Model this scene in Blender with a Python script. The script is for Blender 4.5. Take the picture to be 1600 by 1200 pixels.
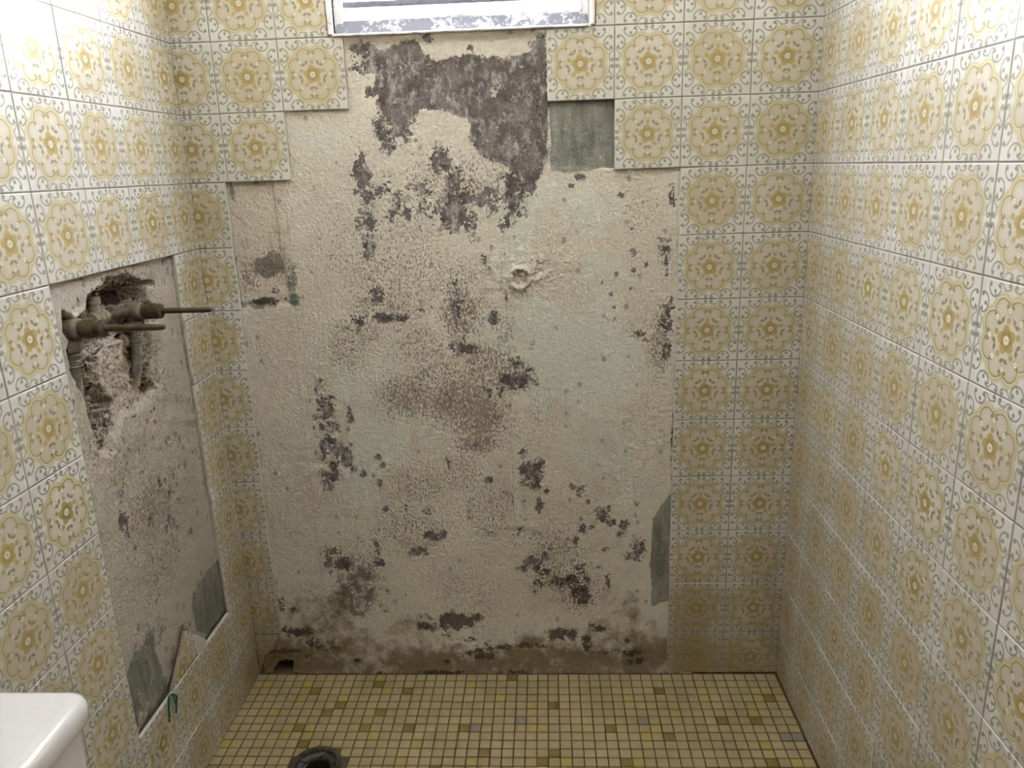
import bpy, bmesh, math, random
import numpy as np
from mathutils import Matrix, Vector

scene = bpy.context.scene
for o in list(bpy.data.objects):
    bpy.data.objects.remove(o, do_unlink=True)
COL = scene.collection
random.seed(7)

# ------------------------------------------------------------------ camera
# metres: X across the back wall from the left wall, Y away from the back wall is negative, Z up
cam_data = bpy.data.cameras.new('camera')
cam_data.sensor_width = 36.0
cam_data.lens = 36.0 * 1192.6 / 1600.0
cam_data.clip_start = 0.01
cam = bpy.data.objects.new('camera', cam_data)
COL.objects.link(cam)


def cam_axes(pitch, roll, yaw):
    return (Matrix.Rotation(yaw, 3, 'Z') @ Matrix.Rotation(pitch, 3, 'X') @ Matrix.Rotation(roll, 3, 'Y'))


AX = cam_axes(-0.2779, 0.0331, 0.0497)      # columns: right, forward, up
R3 = Matrix((AX.col[0], AX.col[2], -AX.col[1])).transposed()
cam.matrix_world = Matrix.Translation((0.83186, -1.82181, 1.35761)) @ R3.to_4x4()
scene.camera = cam

# ------------------------------------------------------------------ daylight
world = bpy.data.worlds.new('daylight')
scene.world = world
world.use_nodes = True
wbg = world.node_tree.nodes['Background']
wn, wl = world.node_tree.nodes, world.node_tree.links
wtc = wn.new('ShaderNodeTexCoord')
wsep = wn.new('ShaderNodeSeparateXYZ')
wl.new(wtc.outputs['Generated'], wsep.inputs[0])
wmr = wn.new('ShaderNodeMapRange')                  # sky above; unseen ground set brighter still to light the ceiling
wmr.inputs['From Min'].default_value, wmr.inputs['From Max'].default_value = -0.06, 0.04
wl.new(wsep.outputs['Z'], wmr.inputs['Value'])
wmix = wn.new('ShaderNodeMix')
wmix.data_type = 'RGBA'
wmix.inputs[6].default_value = (1.05, 1.08, 1.10, 1)
wmix.inputs[7].default_value = (0.82, 0.92, 1.0, 1)
wl.new(wmr.outputs[0], wmix.inputs[0])
wl.new(wmix.outputs[2], wbg.inputs['Color'])
wbg.inputs['Strength'].default_value = 40.0


def portal(name, loc, rot, sx, sy):
    ld = bpy.data.lights.new(name, 'AREA')
    ld.shape = 'RECTANGLE'
    ld.size, ld.size_y = sx, sy
    ld.cycles.is_portal = True
    lo = bpy.data.objects.new(name, ld)
    lo.location, lo.rotation_euler = loc, rot
    COL.objects.link(lo)


portal('window_daylight_portal', (0.652, 0.13, 1.95), (math.radians(-90), 0, 0), 0.56, 0.60)

scene.view_settings.view_transform = 'Standard'
scene.view_settings.look = 'None'
scene.view_settings.exposure = 2.56
scene.view_settings.gamma = 1.0
scene.view_settings.use_curve_mapping = False
scene.cycles.use_denoising = True
scene.cycles.max_bounces = 10
scene.cycles.diffuse_bounces = 5
scene.cycles.use_adaptive_sampling = True
scene.cycles.adaptive_threshold = 0.06
scene.cycles.adaptive_min_samples = 16
scene.cycles.sample_clamp_indirect = 8.0

# wear on the bare plaster, in metres on each wall: (across, up, radius across, radius up, strength)
BACK_WEAR = {'brown': {'ells': [(0.481, 0.807, 0.0975, 0.0674, 0.68), (0.61, 0.796, 0.1132, 0.0843, 0.73), (0.657, 0.752, 0.0812, 0.0937, 0.75), (0.646, 0.684, 0.0656, 0.0435, 0.73),
                    (0.565, 0.855, 0.0964, 0.0663, 0.58), (0.679, 0.886, 0.0796, 0.0656, 0.63), (0.742, 0.86, 0.0637, 0.0495, 0.68), (0.622, 1.016, 0.0626, 0.079, 0.68),
                    (0.61, 1.094, 0.0774, 0.0618, 0.48), (0.385, 1.192, 0.1234, 0.1207, 0.41), (0.471, 1.114, 0.1554, 0.1079, 0.49), (0.434, 1.036, 0.1103, 0.0631, 0.53),
                    (0.331, 0.942, 0.0642, 0.0813, 0.55), (0.381, 0.974, 0.0637, 0.0483, 0.53), (0.522, 0.938, 0.0796, 0.0648, 0.53), (0.511, 1.234, 0.0914, 0.0742, 0.43),
                    (0.729, 0.966, 0.0314, 0.048, 0.53), (0.498, 0.562, 0.1008, 0.0722, 0.49), (0.6, 0.596, 0.0666, 0.0713, 0.53), (0.473, 0.433, 0.1198, 0.0748, 0.51),
                    (0.662, 0.487, 0.0842, 0.1101, 0.48), (0.819, 0.766, 0.0483, 0.1015, 0.38), (0.845, 0.335, 0.1023, 0.1143, 0.55), (0.895, 0.258, 0.086, 0.0777, 0.58),
                    (0.6, 0.24, 0.1048, 0.1179, 0.43), (0.306, 0.301, 0.0878, 0.1168, 0.53), (0.177, 1.144, 0.0471, 0.0462, 0.63), (0.111, 1.123, 0.0253, 0.0465, 0.63),
                    (0.607, 1.319, 0.1198, 0.0865, 0.53), (0.728, 1.372, 0.0738, 0.0848, 0.43), (1.052, 1.247, 0.0592, 0.0583, 0.38), (1.104, 0.925, 0.031, 0.0962, 0.63)],
           'polys': []},
 'cement': {'ells': [(0.169, 1.145, 0.0471, 0.0431, 0.85), (0.195, 1.167, 0.0313, 0.0305, 0.6), (0.212, 1.105, 0.0189, 0.0311, 0.8), (0.214, 1.058, 0.0127, 0.0221, 0.9),
                     (0.118, 1.052, 0.0638, 0.0127, 0.7), (0.301, 0.242, 0.0885, 0.0989, 0.5), (0.269, 0.282, 0.0705, 0.1175, 0.4), (0.369, 0.202, 0.0709, 0.0798, 0.45),
                     (0.189, 0.183, 0.1075, 0.0403, 0.4), (0.645, 0.069, 0.0713, 0.0287, 0.6), (1.052, 0.068, 0.0385, 0.0163, 0.6), (0.129, 0.133, 0.0724, 0.0245, 0.5),
                     (0.421, 1.068, 0.022, 0.0313, 0.6), (1.042, 0.129, 0.0521, 0.0601, 0.2), (0.359, 0.99, 0.0382, 0.0224, 0.35), (0.626, 1.253, 0.0151, 0.0147, 0.2)],
            'polys': [([(0.846, 1.506), (0.995, 1.504), (0.996, 1.347), (0.963, 1.346), (0.905, 1.341), (0.849, 1.346)], 1.0),
                      ([(1.097, 0.463), (1.116, 0.499), (1.144, 0.535), (1.152, 0.227), (1.101, 0.208), (1.092, 0.333)], 0.85)]},
 'dirt': {'ells': [(1.105, 0.027, 0.1229, 0.0924, 1), (0.535, 0.018, 0.595, 0.0334, 1), (0.282, 0.029, 0.3642, 0.1046, 1), (0.715, 0.028, 0.4645, 0.0829, 0.98),
                   (1.069, 0.037, 0.1405, 0.123, 0.78), (0.046, 0.04, 0.1102, 0.1048, 1), (0.435, 0.131, 0.1071, 0.0609, 0.78), (0.999, 0.129, 0.1044, 0.1003, 0.65),
                   (0.825, 0.18, 0.1394, 0.0795, 0.39), (0.189, 0.183, 0.1613, 0.1208, 0.65), (0.981, 0.238, 0.0343, 0.0585, 0.65), (1.042, 0.178, 0.0345, 0.0791, 0.65),
                   (0.946, 0.099, 0.1051, 0.0607, 0.65), (0.397, 0.101, 0.1795, 0.0614, 0.78)],
          'polys': [([(0.087, 1.344), (0.226, 1.342), (0.226, 1.272), (0.224, 1.197), (0.222, 1.042), (0.084, 1.039)], 0.42),
                    ([(0.996, 1.347), (1.147, 1.342), (1.147, 1.141), (1.054, 1.159), (1.015, 1.248)], 0.3)]},
 'mint': {'ells': [(0.9, 0.865, 0.158, 0.1804, 0.9), (0.995, 0.895, 0.1096, 0.146, 0.7), (0.829, 1.239, 0.1049, 0.0735, 0.6), (0.934, 1.251, 0.0744, 0.0876, 0.55),
                   (0.808, 0.996, 0.0856, 0.0791, 0.75), (0.979, 1.1, 0.0912, 0.0916, 0.6), (0.729, 0.966, 0.0471, 0.064, 0.6), (0.683, 0.999, 0.0313, 0.0317, 0.5),
                   (0.407, 0.688, 0.1161, 0.0786, 0.8), (0.329, 0.564, 0.0931, 0.0906, 0.7), (0.477, 0.739, 0.0985, 0.0688, 0.6), (0.329, 0.843, 0.0651, 0.067, 0.6),
                   (0.408, 0.908, 0.0964, 0.0656, 0.45), (0.125, 0.847, 0.046, 0.1849, 0.3), (0.955, 0.661, 0.0973, 0.1042, 0.75), (0.883, 0.748, 0.0643, 0.0848, 0.6),
                   (0.997, 0.555, 0.0822, 0.1251, 0.5), (0.153, 0.657, 0.0202, 0.1418, 0.5), (0.151, 0.493, 0.0241, 0.0742, 0.5), (0.254, 1.271, 0.0767, 0.0887, 0.3),
                   (0.311, 1.386, 0.0902, 0.0854, 0.35), (0.593, 1.064, 0.0623, 0.0935, 0.3), (0.767, 1.182, 0.0607, 0.0599, 0.5), (0.532, 1.545, 0.0435, 0.0269, 0.3),
                   (0.599, 1.446, 0.044, 0.0416, 0.3), (0.639, 1.361, 0.0445, 0.0427, 0.3), (1.066, 0.295, 0.0509, 0.1149, 0.4)],
          'polys': []},
 'pink': {'ells': [(0.11, 0.512, 0.0861, 0.1108, 0.6), (0.19, 0.53, 0.0513, 0.0917, 0.7), (0.859, 0.766, 0.0401, 0.0422, 0.8), (0.972, 0.67, 0.0356, 0.0381, 0.8),
                   (0.834, 0.698, 0.0812, 0.0689, 0.5), (0.771, 0.767, 0.0322, 0.1015, 0.5), (0.738, 1.636, 0.099, 0.0104, 0.8), (0.524, 1.638, 0.1286, 0.0065, 0.8),
                   (0.58, 0.838, 0.161, 0.1333, 0.5), (0.674, 0.769, 0.0971, 0.1017, 0.6), (0.864, 0.484, 0.1503, 0.1097, 0.4), (0.655, 0.298, 0.2075, 0.1159, 0.5),
                   (0.223, 0.845, 0.0981, 0.1342, 0.4), (0.993, 1.175, 0.0601, 0.0895, 0.5), (0.948, 1.039, 0.0614, 0.0622, 0.4), (0.778, 1.044, 0.0774, 0.0468, 0.5),
                   (0.466, 1.036, 0.0944, 0.0946, 0.5), (0.3, 1.118, 0.0783, 0.0773, 0.5), (0.373, 1.238, 0.092, 0.0893, 0.4), (0.809, 0.239, 0.1038, 0.0782, 0.7),
                   (0.686, 0.2, 0.1049, 0.0595, 0.6), (0.189, 1.243, 0.0618, 0.0896, 0.4)],
          'polys': [([(0.092, 1.038), (0.24, 1.035), (0.239, 0.673), (0.227, 0.302), (0.077, 0.303), (0.07, 0.531)], 0.48),
                    ([(0.087, 1.344), (0.226, 1.342), (0.222, 1.042), (0.084, 1.039)], 0.7)]},
 'purple': {'ells': [(0.422, 1.589, 0.0203, 0.0213, 0.7), (0.437, 1.533, 0.0102, 0.0122, 0.8), (0.515, 1.47, 0.0235, 0.062, 0.9), (0.474, 1.444, 0.0266, 0.0487, 0.62),
                     (0.407, 1.347, 0.0211, 0.046, 0.85), (0.414, 1.296, 0.0227, 0.0511, 0.7), (0.408, 1.244, 0.0214, 0.0445, 0.7), (0.41, 1.176, 0.0139, 0.0242, 0.9),
                     (0.408, 1.388, 0.009, 0.0128, 0.8), (0.594, 1.379, 0.0237, 0.0283, 0.85), (0.539, 1.318, 0.027, 0.026, 0.6), (0.633, 1.299, 0.045, 0.0464, 0.55),
                     (0.611, 1.253, 0.0484, 0.0412, 0.8), (0.655, 1.229, 0.0212, 0.0326, 0.75), (0.514, 1.278, 0.0454, 0.0366, 0.5), (0.703, 1.287, 0.0329, 0.0581, 0.55),
                     (0.76, 1.297, 0.0298, 0.0607, 0.75), (0.738, 1.234, 0.0271, 0.0266, 0.5), (0.783, 1.321, 0.0297, 0.0359, 0.8), (0.456, 1.309, 0.0302, 0.0436, 0.45),
                     (0.505, 1.256, 0.0182, 0.0147, 0.7), (0.469, 1.25, 0.0122, 0.0266, 0.6), (0.579, 1.636, 0.0114, 0.0104, 0.9), (0.827, 1.624, 0.0113, 0.013, 1.0),
                     (0.421, 1.065, 0.0173, 0.025, 0.75), (0.424, 1.01, 0.0285, 0.0143, 0.7), (0.368, 1.006, 0.019, 0.016, 0.45), (0.479, 1.008, 0.0237, 0.0127, 0.55),
                     (0.52, 1.026, 0.0141, 0.0095, 0.7), (0.611, 1.048, 0.0156, 0.0626, 0.6), (0.611, 0.928, 0.019, 0.0195, 0.7), (0.641, 0.927, 0.0158, 0.013, 0.7),
                     (0.702, 1.003, 0.0125, 0.019, 0.75), (0.627, 0.968, 0.0095, 0.032, 0.6), (0.682, 1.142, 0.0092, 0.0213, 0.6), (0.254, 0.82, 0.0164, 0.0422, 0.62),
                     (0.262, 0.777, 0.0264, 0.0479, 0.75), (0.266, 0.728, 0.0299, 0.0381, 0.6), (0.272, 0.672, 0.0368, 0.0352, 0.65), (0.304, 0.644, 0.0151, 0.0284, 0.98),
                     (0.263, 0.61, 0.027, 0.0322, 0.65), (0.248, 0.562, 0.0204, 0.0218, 0.5), (0.325, 0.762, 0.0099, 0.024, 0.7), (0.32, 0.609, 0.0118, 0.0125, 0.8),
                     (0.39, 0.644, 0.0083, 0.0088, 0.9), (0.398, 0.623, 0.0084, 0.0089, 0.9), (0.346, 0.6, 0.0084, 0.0108, 0.7), (0.387, 0.569, 0.0067, 0.0145, 0.8),
                     (0.242, 0.364, 0.0314, 0.0307, 0.65), (0.26, 0.337, 0.0385, 0.0232, 0.85), (0.23, 0.312, 0.0141, 0.0233, 0.5), (0.365, 0.378, 0.0104, 0.0381, 0.75),
                     (0.366, 0.343, 0.0139, 0.0154, 0.9), (0.397, 0.499, 0.0119, 0.011, 0.85), (0.452, 0.502, 0.0068, 0.0092, 0.8), (0.507, 0.489, 0.0136, 0.0184, 0.6),
                     (0.509, 0.418, 0.024, 0.0169, 0.9), (0.477, 0.373, 0.0276, 0.0152, 0.7), (0.541, 0.427, 0.0137, 0.015, 0.6), (0.668, 0.426, 0.017, 0.0112, 0.5),
                     (0.676, 0.82, 0.0193, 0.0201, 0.55), (0.569, 0.632, 0.0083, 0.0177, 0.8), (0.646, 0.675, 0.0164, 0.0174, 0.5), (0.671, 0.577, 0.0133, 0.0107, 0.75),
                     (0.715, 0.541, 0.0133, 0.0145, 0.6), (0.754, 0.835, 0.0607, 0.0232, 0.7), (0.712, 0.827, 0.0192, 0.02, 0.6), (0.79, 0.867, 0.0159, 0.0099, 0.5),
                     (0.752, 0.884, 0.0222, 0.0164, 0.5), (0.764, 0.647, 0.0131, 0.0175, 0.7), (0.783, 0.597, 0.0297, 0.0391, 0.85), (0.792, 0.572, 0.0166, 0.025, 0.9),
                     (0.763, 0.585, 0.0132, 0.0178, 0.6), (0.802, 0.507, 0.01, 0.0218, 0.8), (0.82, 0.543, 0.0066, 0.0072, 0.8), (0.886, 0.556, 0.0066, 0.0107, 0.8),
                     (0.906, 0.542, 0.0116, 0.018, 0.8), (0.929, 0.513, 0.0066, 0.0072, 0.9), (0.964, 0.478, 0.0216, 0.0201, 0.85), (0.98, 0.492, 0.01, 0.0146, 0.7),
                     (0.989, 0.45, 0.0117, 0.011, 0.8), (1.022, 0.446, 0.0117, 0.0147, 0.8), (0.912, 0.438, 0.0134, 0.0148, 0.8), (0.939, 0.441, 0.0067, 0.0074, 0.8),
                     (1.014, 0.418, 0.0134, 0.0093, 0.7), (1.06, 0.38, 0.0185, 0.03, 0.8), (1.048, 0.356, 0.0236, 0.0151, 0.6), (1.051, 0.506, 0.0099, 0.009, 0.6),
                     (0.785, 0.336, 0.0274, 0.0267, 0.8), (0.811, 0.354, 0.0102, 0.0152, 0.8), (0.759, 0.321, 0.0172, 0.0153, 0.7), (0.916, 0.325, 0.0238, 0.0095, 0.8),
                     (0.955, 0.323, 0.0136, 0.0076, 0.7), (0.748, 0.43, 0.0237, 0.0186, 0.5), (0.787, 0.411, 0.0169, 0.0187, 0.5), (0.972, 0.377, 0.0084, 0.0075, 0.8),
                     (0.896, 0.401, 0.0067, 0.0224, 0.6), (0.828, 0.383, 0.0102, 0.0113, 0.5), (1.039, 1.152, 0.0075, 0.012, 1.0), (1.039, 1.111, 0.0045, 0.0061, 0.9),
                     (1.034, 1.207, 0.0045, 0.0044, 0.9), (1.106, 1.157, 0.0135, 0.0179, 0.8), (1.113, 1.179, 0.0209, 0.0074, 0.6), (1.119, 1.134, 0.012, 0.0181, 0.7),
                     (1.122, 1.104, 0.0091, 0.0152, 0.6), (1.069, 1.122, 0.006, 0.0061, 0.7), (1.118, 0.988, 0.0184, 0.0629, 0.6), (1.122, 0.917, 0.0124, 0.0321, 0.75),
                     (1.111, 0.957, 0.0216, 0.0318, 0.4), (1.053, 0.955, 0.0217, 0.0111, 0.65), (1.069, 0.939, 0.0078, 0.016, 0.6), (0.912, 1.328, 0.0147, 0.0071, 0.9),
                     (0.894, 1.31, 0.0089, 0.0057, 0.7), (1.008, 1.286, 0.0089, 0.0058, 0.8), (0.986, 1.054, 0.0076, 0.0077, 0.7), (1.032, 1.064, 0.0061, 0.0062, 0.8),
                     (0.963, 1.081, 0.0046, 0.0046, 0.8), (0.994, 1.023, 0.0061, 0.0078, 0.7), (1.126, 1.274, 0.0088, 0.0361, 0.6), (0.791, 0.932, 0.0094, 0.0129, 0.7),
                     (0.751, 0.897, 0.019, 0.0163, 0.5), (1.144, 0.658, 0.008, 0.1038, 0.6), (0.673, 1.613, 0.0071, 0.0066, 0.8)],
            'polys': [([(0.401, 1.627), (0.445, 1.63), (0.465, 1.614), (0.55, 1.634), (0.565, 1.604), (0.593, 1.589), (0.68, 1.598), (0.751, 1.587), (0.808, 1.598), (0.805, 1.62),
                        (0.837, 1.633), (0.843, 1.507), (0.836, 1.376), (0.819, 1.327), (0.789, 1.313), (0.757, 1.343), (0.721, 1.372), (0.685, 1.385), (0.664, 1.423), (0.669, 1.455),
                        (0.648, 1.472), (0.601, 1.485), (0.558, 1.492), (0.53, 1.47), (0.519, 1.442), (0.498, 1.429), (0.456, 1.507), (0.479, 1.533), (0.443, 1.521), (0.458, 1.563),
                        (0.437, 1.588)],
                       1.0)]},
 'raised': {'ells': [(0.071, 0.102, 0.0728, 0.0412, 0.5)], 'polys': []},
 'rust_and_shade': {'ells': [(0.564, 0.161, 0.053, 0.0241, 0.95), (0.569, 0.147, 0.0248, 0.0161, 1.0), (0.489, 0.151, 0.032, 0.0242, 0.7), (0.623, 0.169, 0.0317, 0.016, 0.7),
                   (0.524, 0.131, 0.0533, 0.0162, 0.5), (0.584, 0.1, 0.0249, 0.0122, 0.6), (0.618, 0.059, 0.0393, 0.0206, 0.6), (0.654, 0.063, 0.0143, 0.0329, 0.6),
                   (0.681, 0.075, 0.0356, 0.0102, 0.6), (0.904, 0.258, 0.0275, 0.0466, 0.65), (0.878, 0.287, 0.0206, 0.0193, 0.7), (0.84, 0.281, 0.0344, 0.0193, 0.5),
                   (0.916, 0.228, 0.0207, 0.0235, 0.7), (0.81, 0.307, 0.0171, 0.0154, 0.7), (0.792, 0.268, 0.0173, 0.0233, 0.5), (0.981, 0.286, 0.0102, 0.0192, 0.7),
                   (0.845, 0.12, 0.0386, 0.0182, 0.85), (0.882, 0.113, 0.0175, 0.0162, 0.85), (0.815, 0.124, 0.0141, 0.0101, 0.9), (0.955, 0.131, 0.0227, 0.014, 0.8),
                   (0.938, 0.143, 0.0139, 0.012, 0.6), (0.915, 0.103, 0.0175, 0.0162, 0.7), (0.925, 0.075, 0.0141, 0.0122, 0.8), (1.034, 0.095, 0.0087, 0.0061, 0.9),
                   (1.043, 0.062, 0.0315, 0.0122, 0.7), (1.069, 0.037, 0.014, 0.0103, 1.0), (1.043, 0.031, 0.0246, 0.0103, 0.7), (0.77, 0.083, 0.0708, 0.0082, 0.6),
                   (0.973, 0.068, 0.0439, 0.0102, 0.5), (0.084, 0.208, 0.0108, 0.0281, 0.7), (0.112, 0.204, 0.0072, 0.016, 0.6), (0.128, 0.123, 0.0435, 0.0164, 0.6),
                   (0.179, 0.092, 0.0635, 0.0206, 0.5), (0.093, 0.133, 0.0181, 0.0286, 0.5), (0.214, 0.077, 0.0363, 0.0124, 0.5), (0.283, 0.039, 0.0091, 0.0063, 0.9),
                   (0.077, 0.071, 0.0548, 0.0104, 0.7), (0.144, 0.05, 0.0146, 0.0104, 0.7), (0.006, 0.044, 0.0074, 0.0084, 0.9), (0.006, 0.015, 0.0074, 0.0169, 0.9),
                   (0.516, 0.001, 0.0651, 0.0084, 0.85), (0.344, -0.001, 0.0146, 0.0063, 0.8), (0.723, 0.001, 0.0538, 0.0063, 0.6), (0.536, 0.035, 0.0108, 0.0083, 0.7),
                   (0.138, 1.059, 0.0478, 0.0095, 0.85), (0.169, 1.082, 0.0143, 0.0063, 0.7), (0.131, 1.094, 0.0095, 0.0078, 0.7)],
          'polys': []},
 'teal': {'ells': [(0.22, 1.136, 0.0125, 0.0185, 0.7), (0.211, 1.097, 0.0189, 0.0187, 0.7), (0.215, 1.061, 0.0143, 0.0189, 0.9), (0.475, 1.26, 0.0152, 0.0103, 0.7),
                   (0.093, 1.32, 0.0061, 0.0234, 1.0), (0.151, 1.339, 0.0076, 0.0044, 1.0), (1.039, 0.427, 0.0134, 0.0055, 0.3), (0.317, 0.223, 0.0426, 0.0596, 0.4),
                   (1.115, 0.352, 0.0168, 0.0942, 0.5), (0.912, 1.394, 0.0437, 0.0559, 0.4), (0.26, 0.183, 0.0715, 0.0603, 0.35)],
          'polys': []}}
LEFT_WEAR = {'brown': {'ells': [(-0.372, 0.691, 0.1196, 0.0769, 0.58), (-0.434, 0.818, 0.0863, 0.0726, 0.48), (-0.361, 0.549, 0.124, 0.0658, 0.43), (-0.239, 0.921, 0.0812, 0.0536, 0.43),
                    (-0.327, 1.147, 0.1402, 0.0369, 0.63), (-0.527, 0.88, 0.0375, 0.0451, 0.53)],
           'polys': []},
 'cavity': [(-0.547, 1.15), (-0.536, 1.137), (-0.514, 1.122), (-0.479, 1.133), (-0.466, 1.154), (-0.435, 1.166), (-0.414, 1.166), (-0.395, 1.182), (-0.371, 1.174), (-0.332, 1.178),
            (-0.296, 1.166), (-0.265, 1.151), (-0.214, 1.149), (-0.226, 1.137), (-0.258, 1.139), (-0.257, 1.109), (-0.229, 1.085), (-0.217, 1.06), (-0.254, 1.05), (-0.264, 0.985),
            (-0.287, 0.949), (-0.264, 0.917), (-0.298, 0.915), (-0.338, 0.941), (-0.349, 0.973), (-0.36, 1.009), (-0.37, 1.045), (-0.412, 1.048), (-0.447, 1.036), (-0.467, 0.986),
            (-0.428, 0.939), (-0.442, 0.912), (-0.469, 0.871), (-0.485, 0.862), (-0.51, 0.867), (-0.516, 0.901), (-0.524, 0.954), (-0.541, 1.0), (-0.554, 1.032), (-0.553, 1.072),
            (-0.545, 1.085), (-0.556, 1.104)],
 'cement': {'ells': [(-0.459, 0.424, 0.0671, 0.0379, 0.5), (-0.477, 0.685, 0.0417, 0.0361, 0.4), (-0.368, 0.704, 0.0959, 0.0513, 0.3), (-0.287, 0.683, 0.0531, 0.0539, 0.3),
                     (-0.492, 0.446, 0.0426, 0.0494, 0.4)],
            'polys': [([(-0.608, 0.31), (-0.57, 0.413), (-0.531, 0.444), (-0.463, 0.411), (-0.442, 0.348), (-0.434, 0.31), (-0.43, 0.267), (-0.534, 0.278)], 0.75),
                      ([(-0.27, 0.423), (-0.197, 0.432), (-0.111, 0.427), (-0.12, 0.267), (-0.222, 0.27), (-0.281, 0.328), (-0.288, 0.392)], 0.9)]},
 'deep': [(-0.372, 1.129), (-0.365, 1.143), (-0.337, 1.148), (-0.314, 1.142), (-0.273, 1.144), (-0.264, 1.121), (-0.274, 1.106), (-0.327, 1.11), (-0.362, 1.114)],
 'dirt': {'ells': [(-0.358, 1.126, 0.1352, 0.0484, 0.7), (-0.336, 1.003, 0.0569, 0.0625, 0.9), (-0.325, 0.959, 0.0485, 0.038, 1.0), (-0.495, 1.043, 0.057, 0.0672, 0.4),
                   (-0.499, 0.933, 0.0386, 0.0683, 0.5), (-0.324, 0.381, 0.1601, 0.0825, 0.3)],
          'polys': []},
 'mint': {'ells': [(-0.216, 0.973, 0.0386, 0.0809, 0.5), (-0.425, 1.063, 0.0626, 0.0234, 0.4), (-0.482, 1.148, 0.0379, 0.0178, 0.4), (-0.201, 1.127, 0.0438, 0.0532, 0.3)], 'polys': []},
 'pink': {'ells': [(-0.228, 0.672, 0.0571, 0.0558, 0.6), (-0.358, 0.816, 0.0953, 0.0761, 0.4), (-0.387, 0.963, 0.0894, 0.0366, 0.6), (-0.347, 1.085, 0.0691, 0.0245, 0.5)], 'polys': []},
 'purple': {'ells': [(-0.25, 0.798, 0.0218, 0.0163, 0.55), (-0.484, 0.702, 0.0165, 0.0298, 0.75), (-0.392, 0.664, 0.0164, 0.0153, 0.7), (-0.313, 0.625, 0.0208, 0.0161, 0.6),
                     (-0.331, 0.729, 0.01, 0.013, 0.7), (-0.393, 0.829, 0.0136, 0.005, 0.6), (-0.178, 0.873, 0.0117, 0.0084, 0.6), (-0.475, 0.767, 0.0124, 0.0119, 0.6),
                     (-0.393, 0.773, 0.0115, 0.0087, 0.55), (-0.232, 0.56, 0.0145, 0.0113, 0.5), (-0.407, 0.498, 0.0142, 0.0077, 0.5), (-0.263, 0.692, 0.0082, 0.0068, 0.8),
                     (-0.395, 0.702, 0.0116, 0.0101, 0.7), (-0.462, 0.639, 0.0064, 0.0037, 0.9), (-0.301, 0.689, 0.0105, 0.0053, 0.8), (-0.265, 0.657, 0.0164, 0.0137, 0.5),
                     (-0.309, 0.882, 0.02, 0.0078, 0.6), (-0.384, 0.895, 0.0091, 0.0037, 0.7), (-0.365, 0.916, 0.0325, 0.01, 0.5), (-0.48, 0.749, 0.0082, 0.0036, 0.6),
                     (-0.361, 0.549, 0.0248, 0.0132, 0.3), (-0.495, 0.395, 0.0064, 0.0037, 0.9), (-0.437, 0.432, 0.0069, 0.0102, 0.7), (-0.506, 0.595, 0.0061, 0.0036, 0.8),
                     (-0.581, 1.132, 0.0066, 0.0041, 0.7), (-0.289, 1.148, 0.049, 0.0076, 0.6), (-0.366, 1.175, 0.0664, 0.0072, 0.5)],
            'polys': []},
 'shallow': [(-0.541, 1.072), (-0.427, 1.058), (-0.26, 1.033), (-0.218, 1.003), (-0.25, 0.924), (-0.301, 0.907), (-0.392, 0.911), (-0.436, 0.899), (-0.474, 0.853), (-0.511, 0.864),
             (-0.524, 0.954)],
 'cavity_dark': {'ells': [(-0.315, 0.964, 0.0196, 0.0127, 0.85), (-0.306, 0.933, 0.0249, 0.0103, 0.95), (-0.348, 0.968, 0.0235, 0.0062, 0.7), (-0.493, 0.919, 0.0098, 0.0275, 0.8),
                   (-0.508, 0.886, 0.0096, 0.0137, 0.8), (-0.34, 1.108, 0.0139, 0.0098, 0.8), (-0.361, 1.117, 0.0135, 0.0097, 0.7), (-0.297, 0.987, 0.015, 0.0154, 0.6),
                   (-0.334, 1.05, 0.0094, 0.0062, 0.9), (-0.443, 1.141, 0.016, 0.0228, 0.4), (-0.375, 1.148, 0.0132, 0.0072, 0.5)],
          'polys': []}}
# ------------------------------------------------------------------ helpers
T = 0.15                                     # tile pitch across
TZ = 0.15186                                 # tile pitch up
ZJ0 = 1.19019                                # height of the row joint taken as number 0
ROOM_W = 1.4396
CEIL = 2.405
FRONT = -2.95
GAP = 0.0011                                 # half a joint
THICK = 0.007


def zj(k):
    return ZJ0 + k * TZ


def mesh_from(name, verts, faces, mats=(), uvs=None, smooth=False, mat_idx=None):
    me = bpy.data.meshes.new(name)
    me.from_pydata([tuple(v) for v in verts], [], [tuple(f) for f in faces])
    for m in mats:
        me.materials.append(m)
    if uvs is not None:
        ul = me.uv_layers.new(name='UVMap')
        for poly in me.polygons:
            for li in poly.loop_indices:
                ul.data[li].uv = uvs[me.loops[li].vertex_index]
    if mat_idx is not None:
        me.polygons.foreach_set('material_index', mat_idx)
    if smooth:
        me.polygons.foreach_set('use_smooth', [True] * len(me.polygons))
    me.update()
    return me


def obj(name, me, parent=None, loc=None, rot=None):
    o = bpy.data.objects.new(name, me)
    COL.objects.link(o)
    if loc is not None:
        o.location = loc
    if rot is not None:
        o.rotation_euler = rot
    if parent is not None:
        o.parent = parent
    return o


def structure(o, label, cat):
    o['kind'] = 'structure'
    o['label'] = label
    o['category'] = cat
    return o


def tag(o, label, cat, group=None):
    o['label'] = label
    o['category'] = cat
    if group:
        o['group'] = group
    return o


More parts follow.
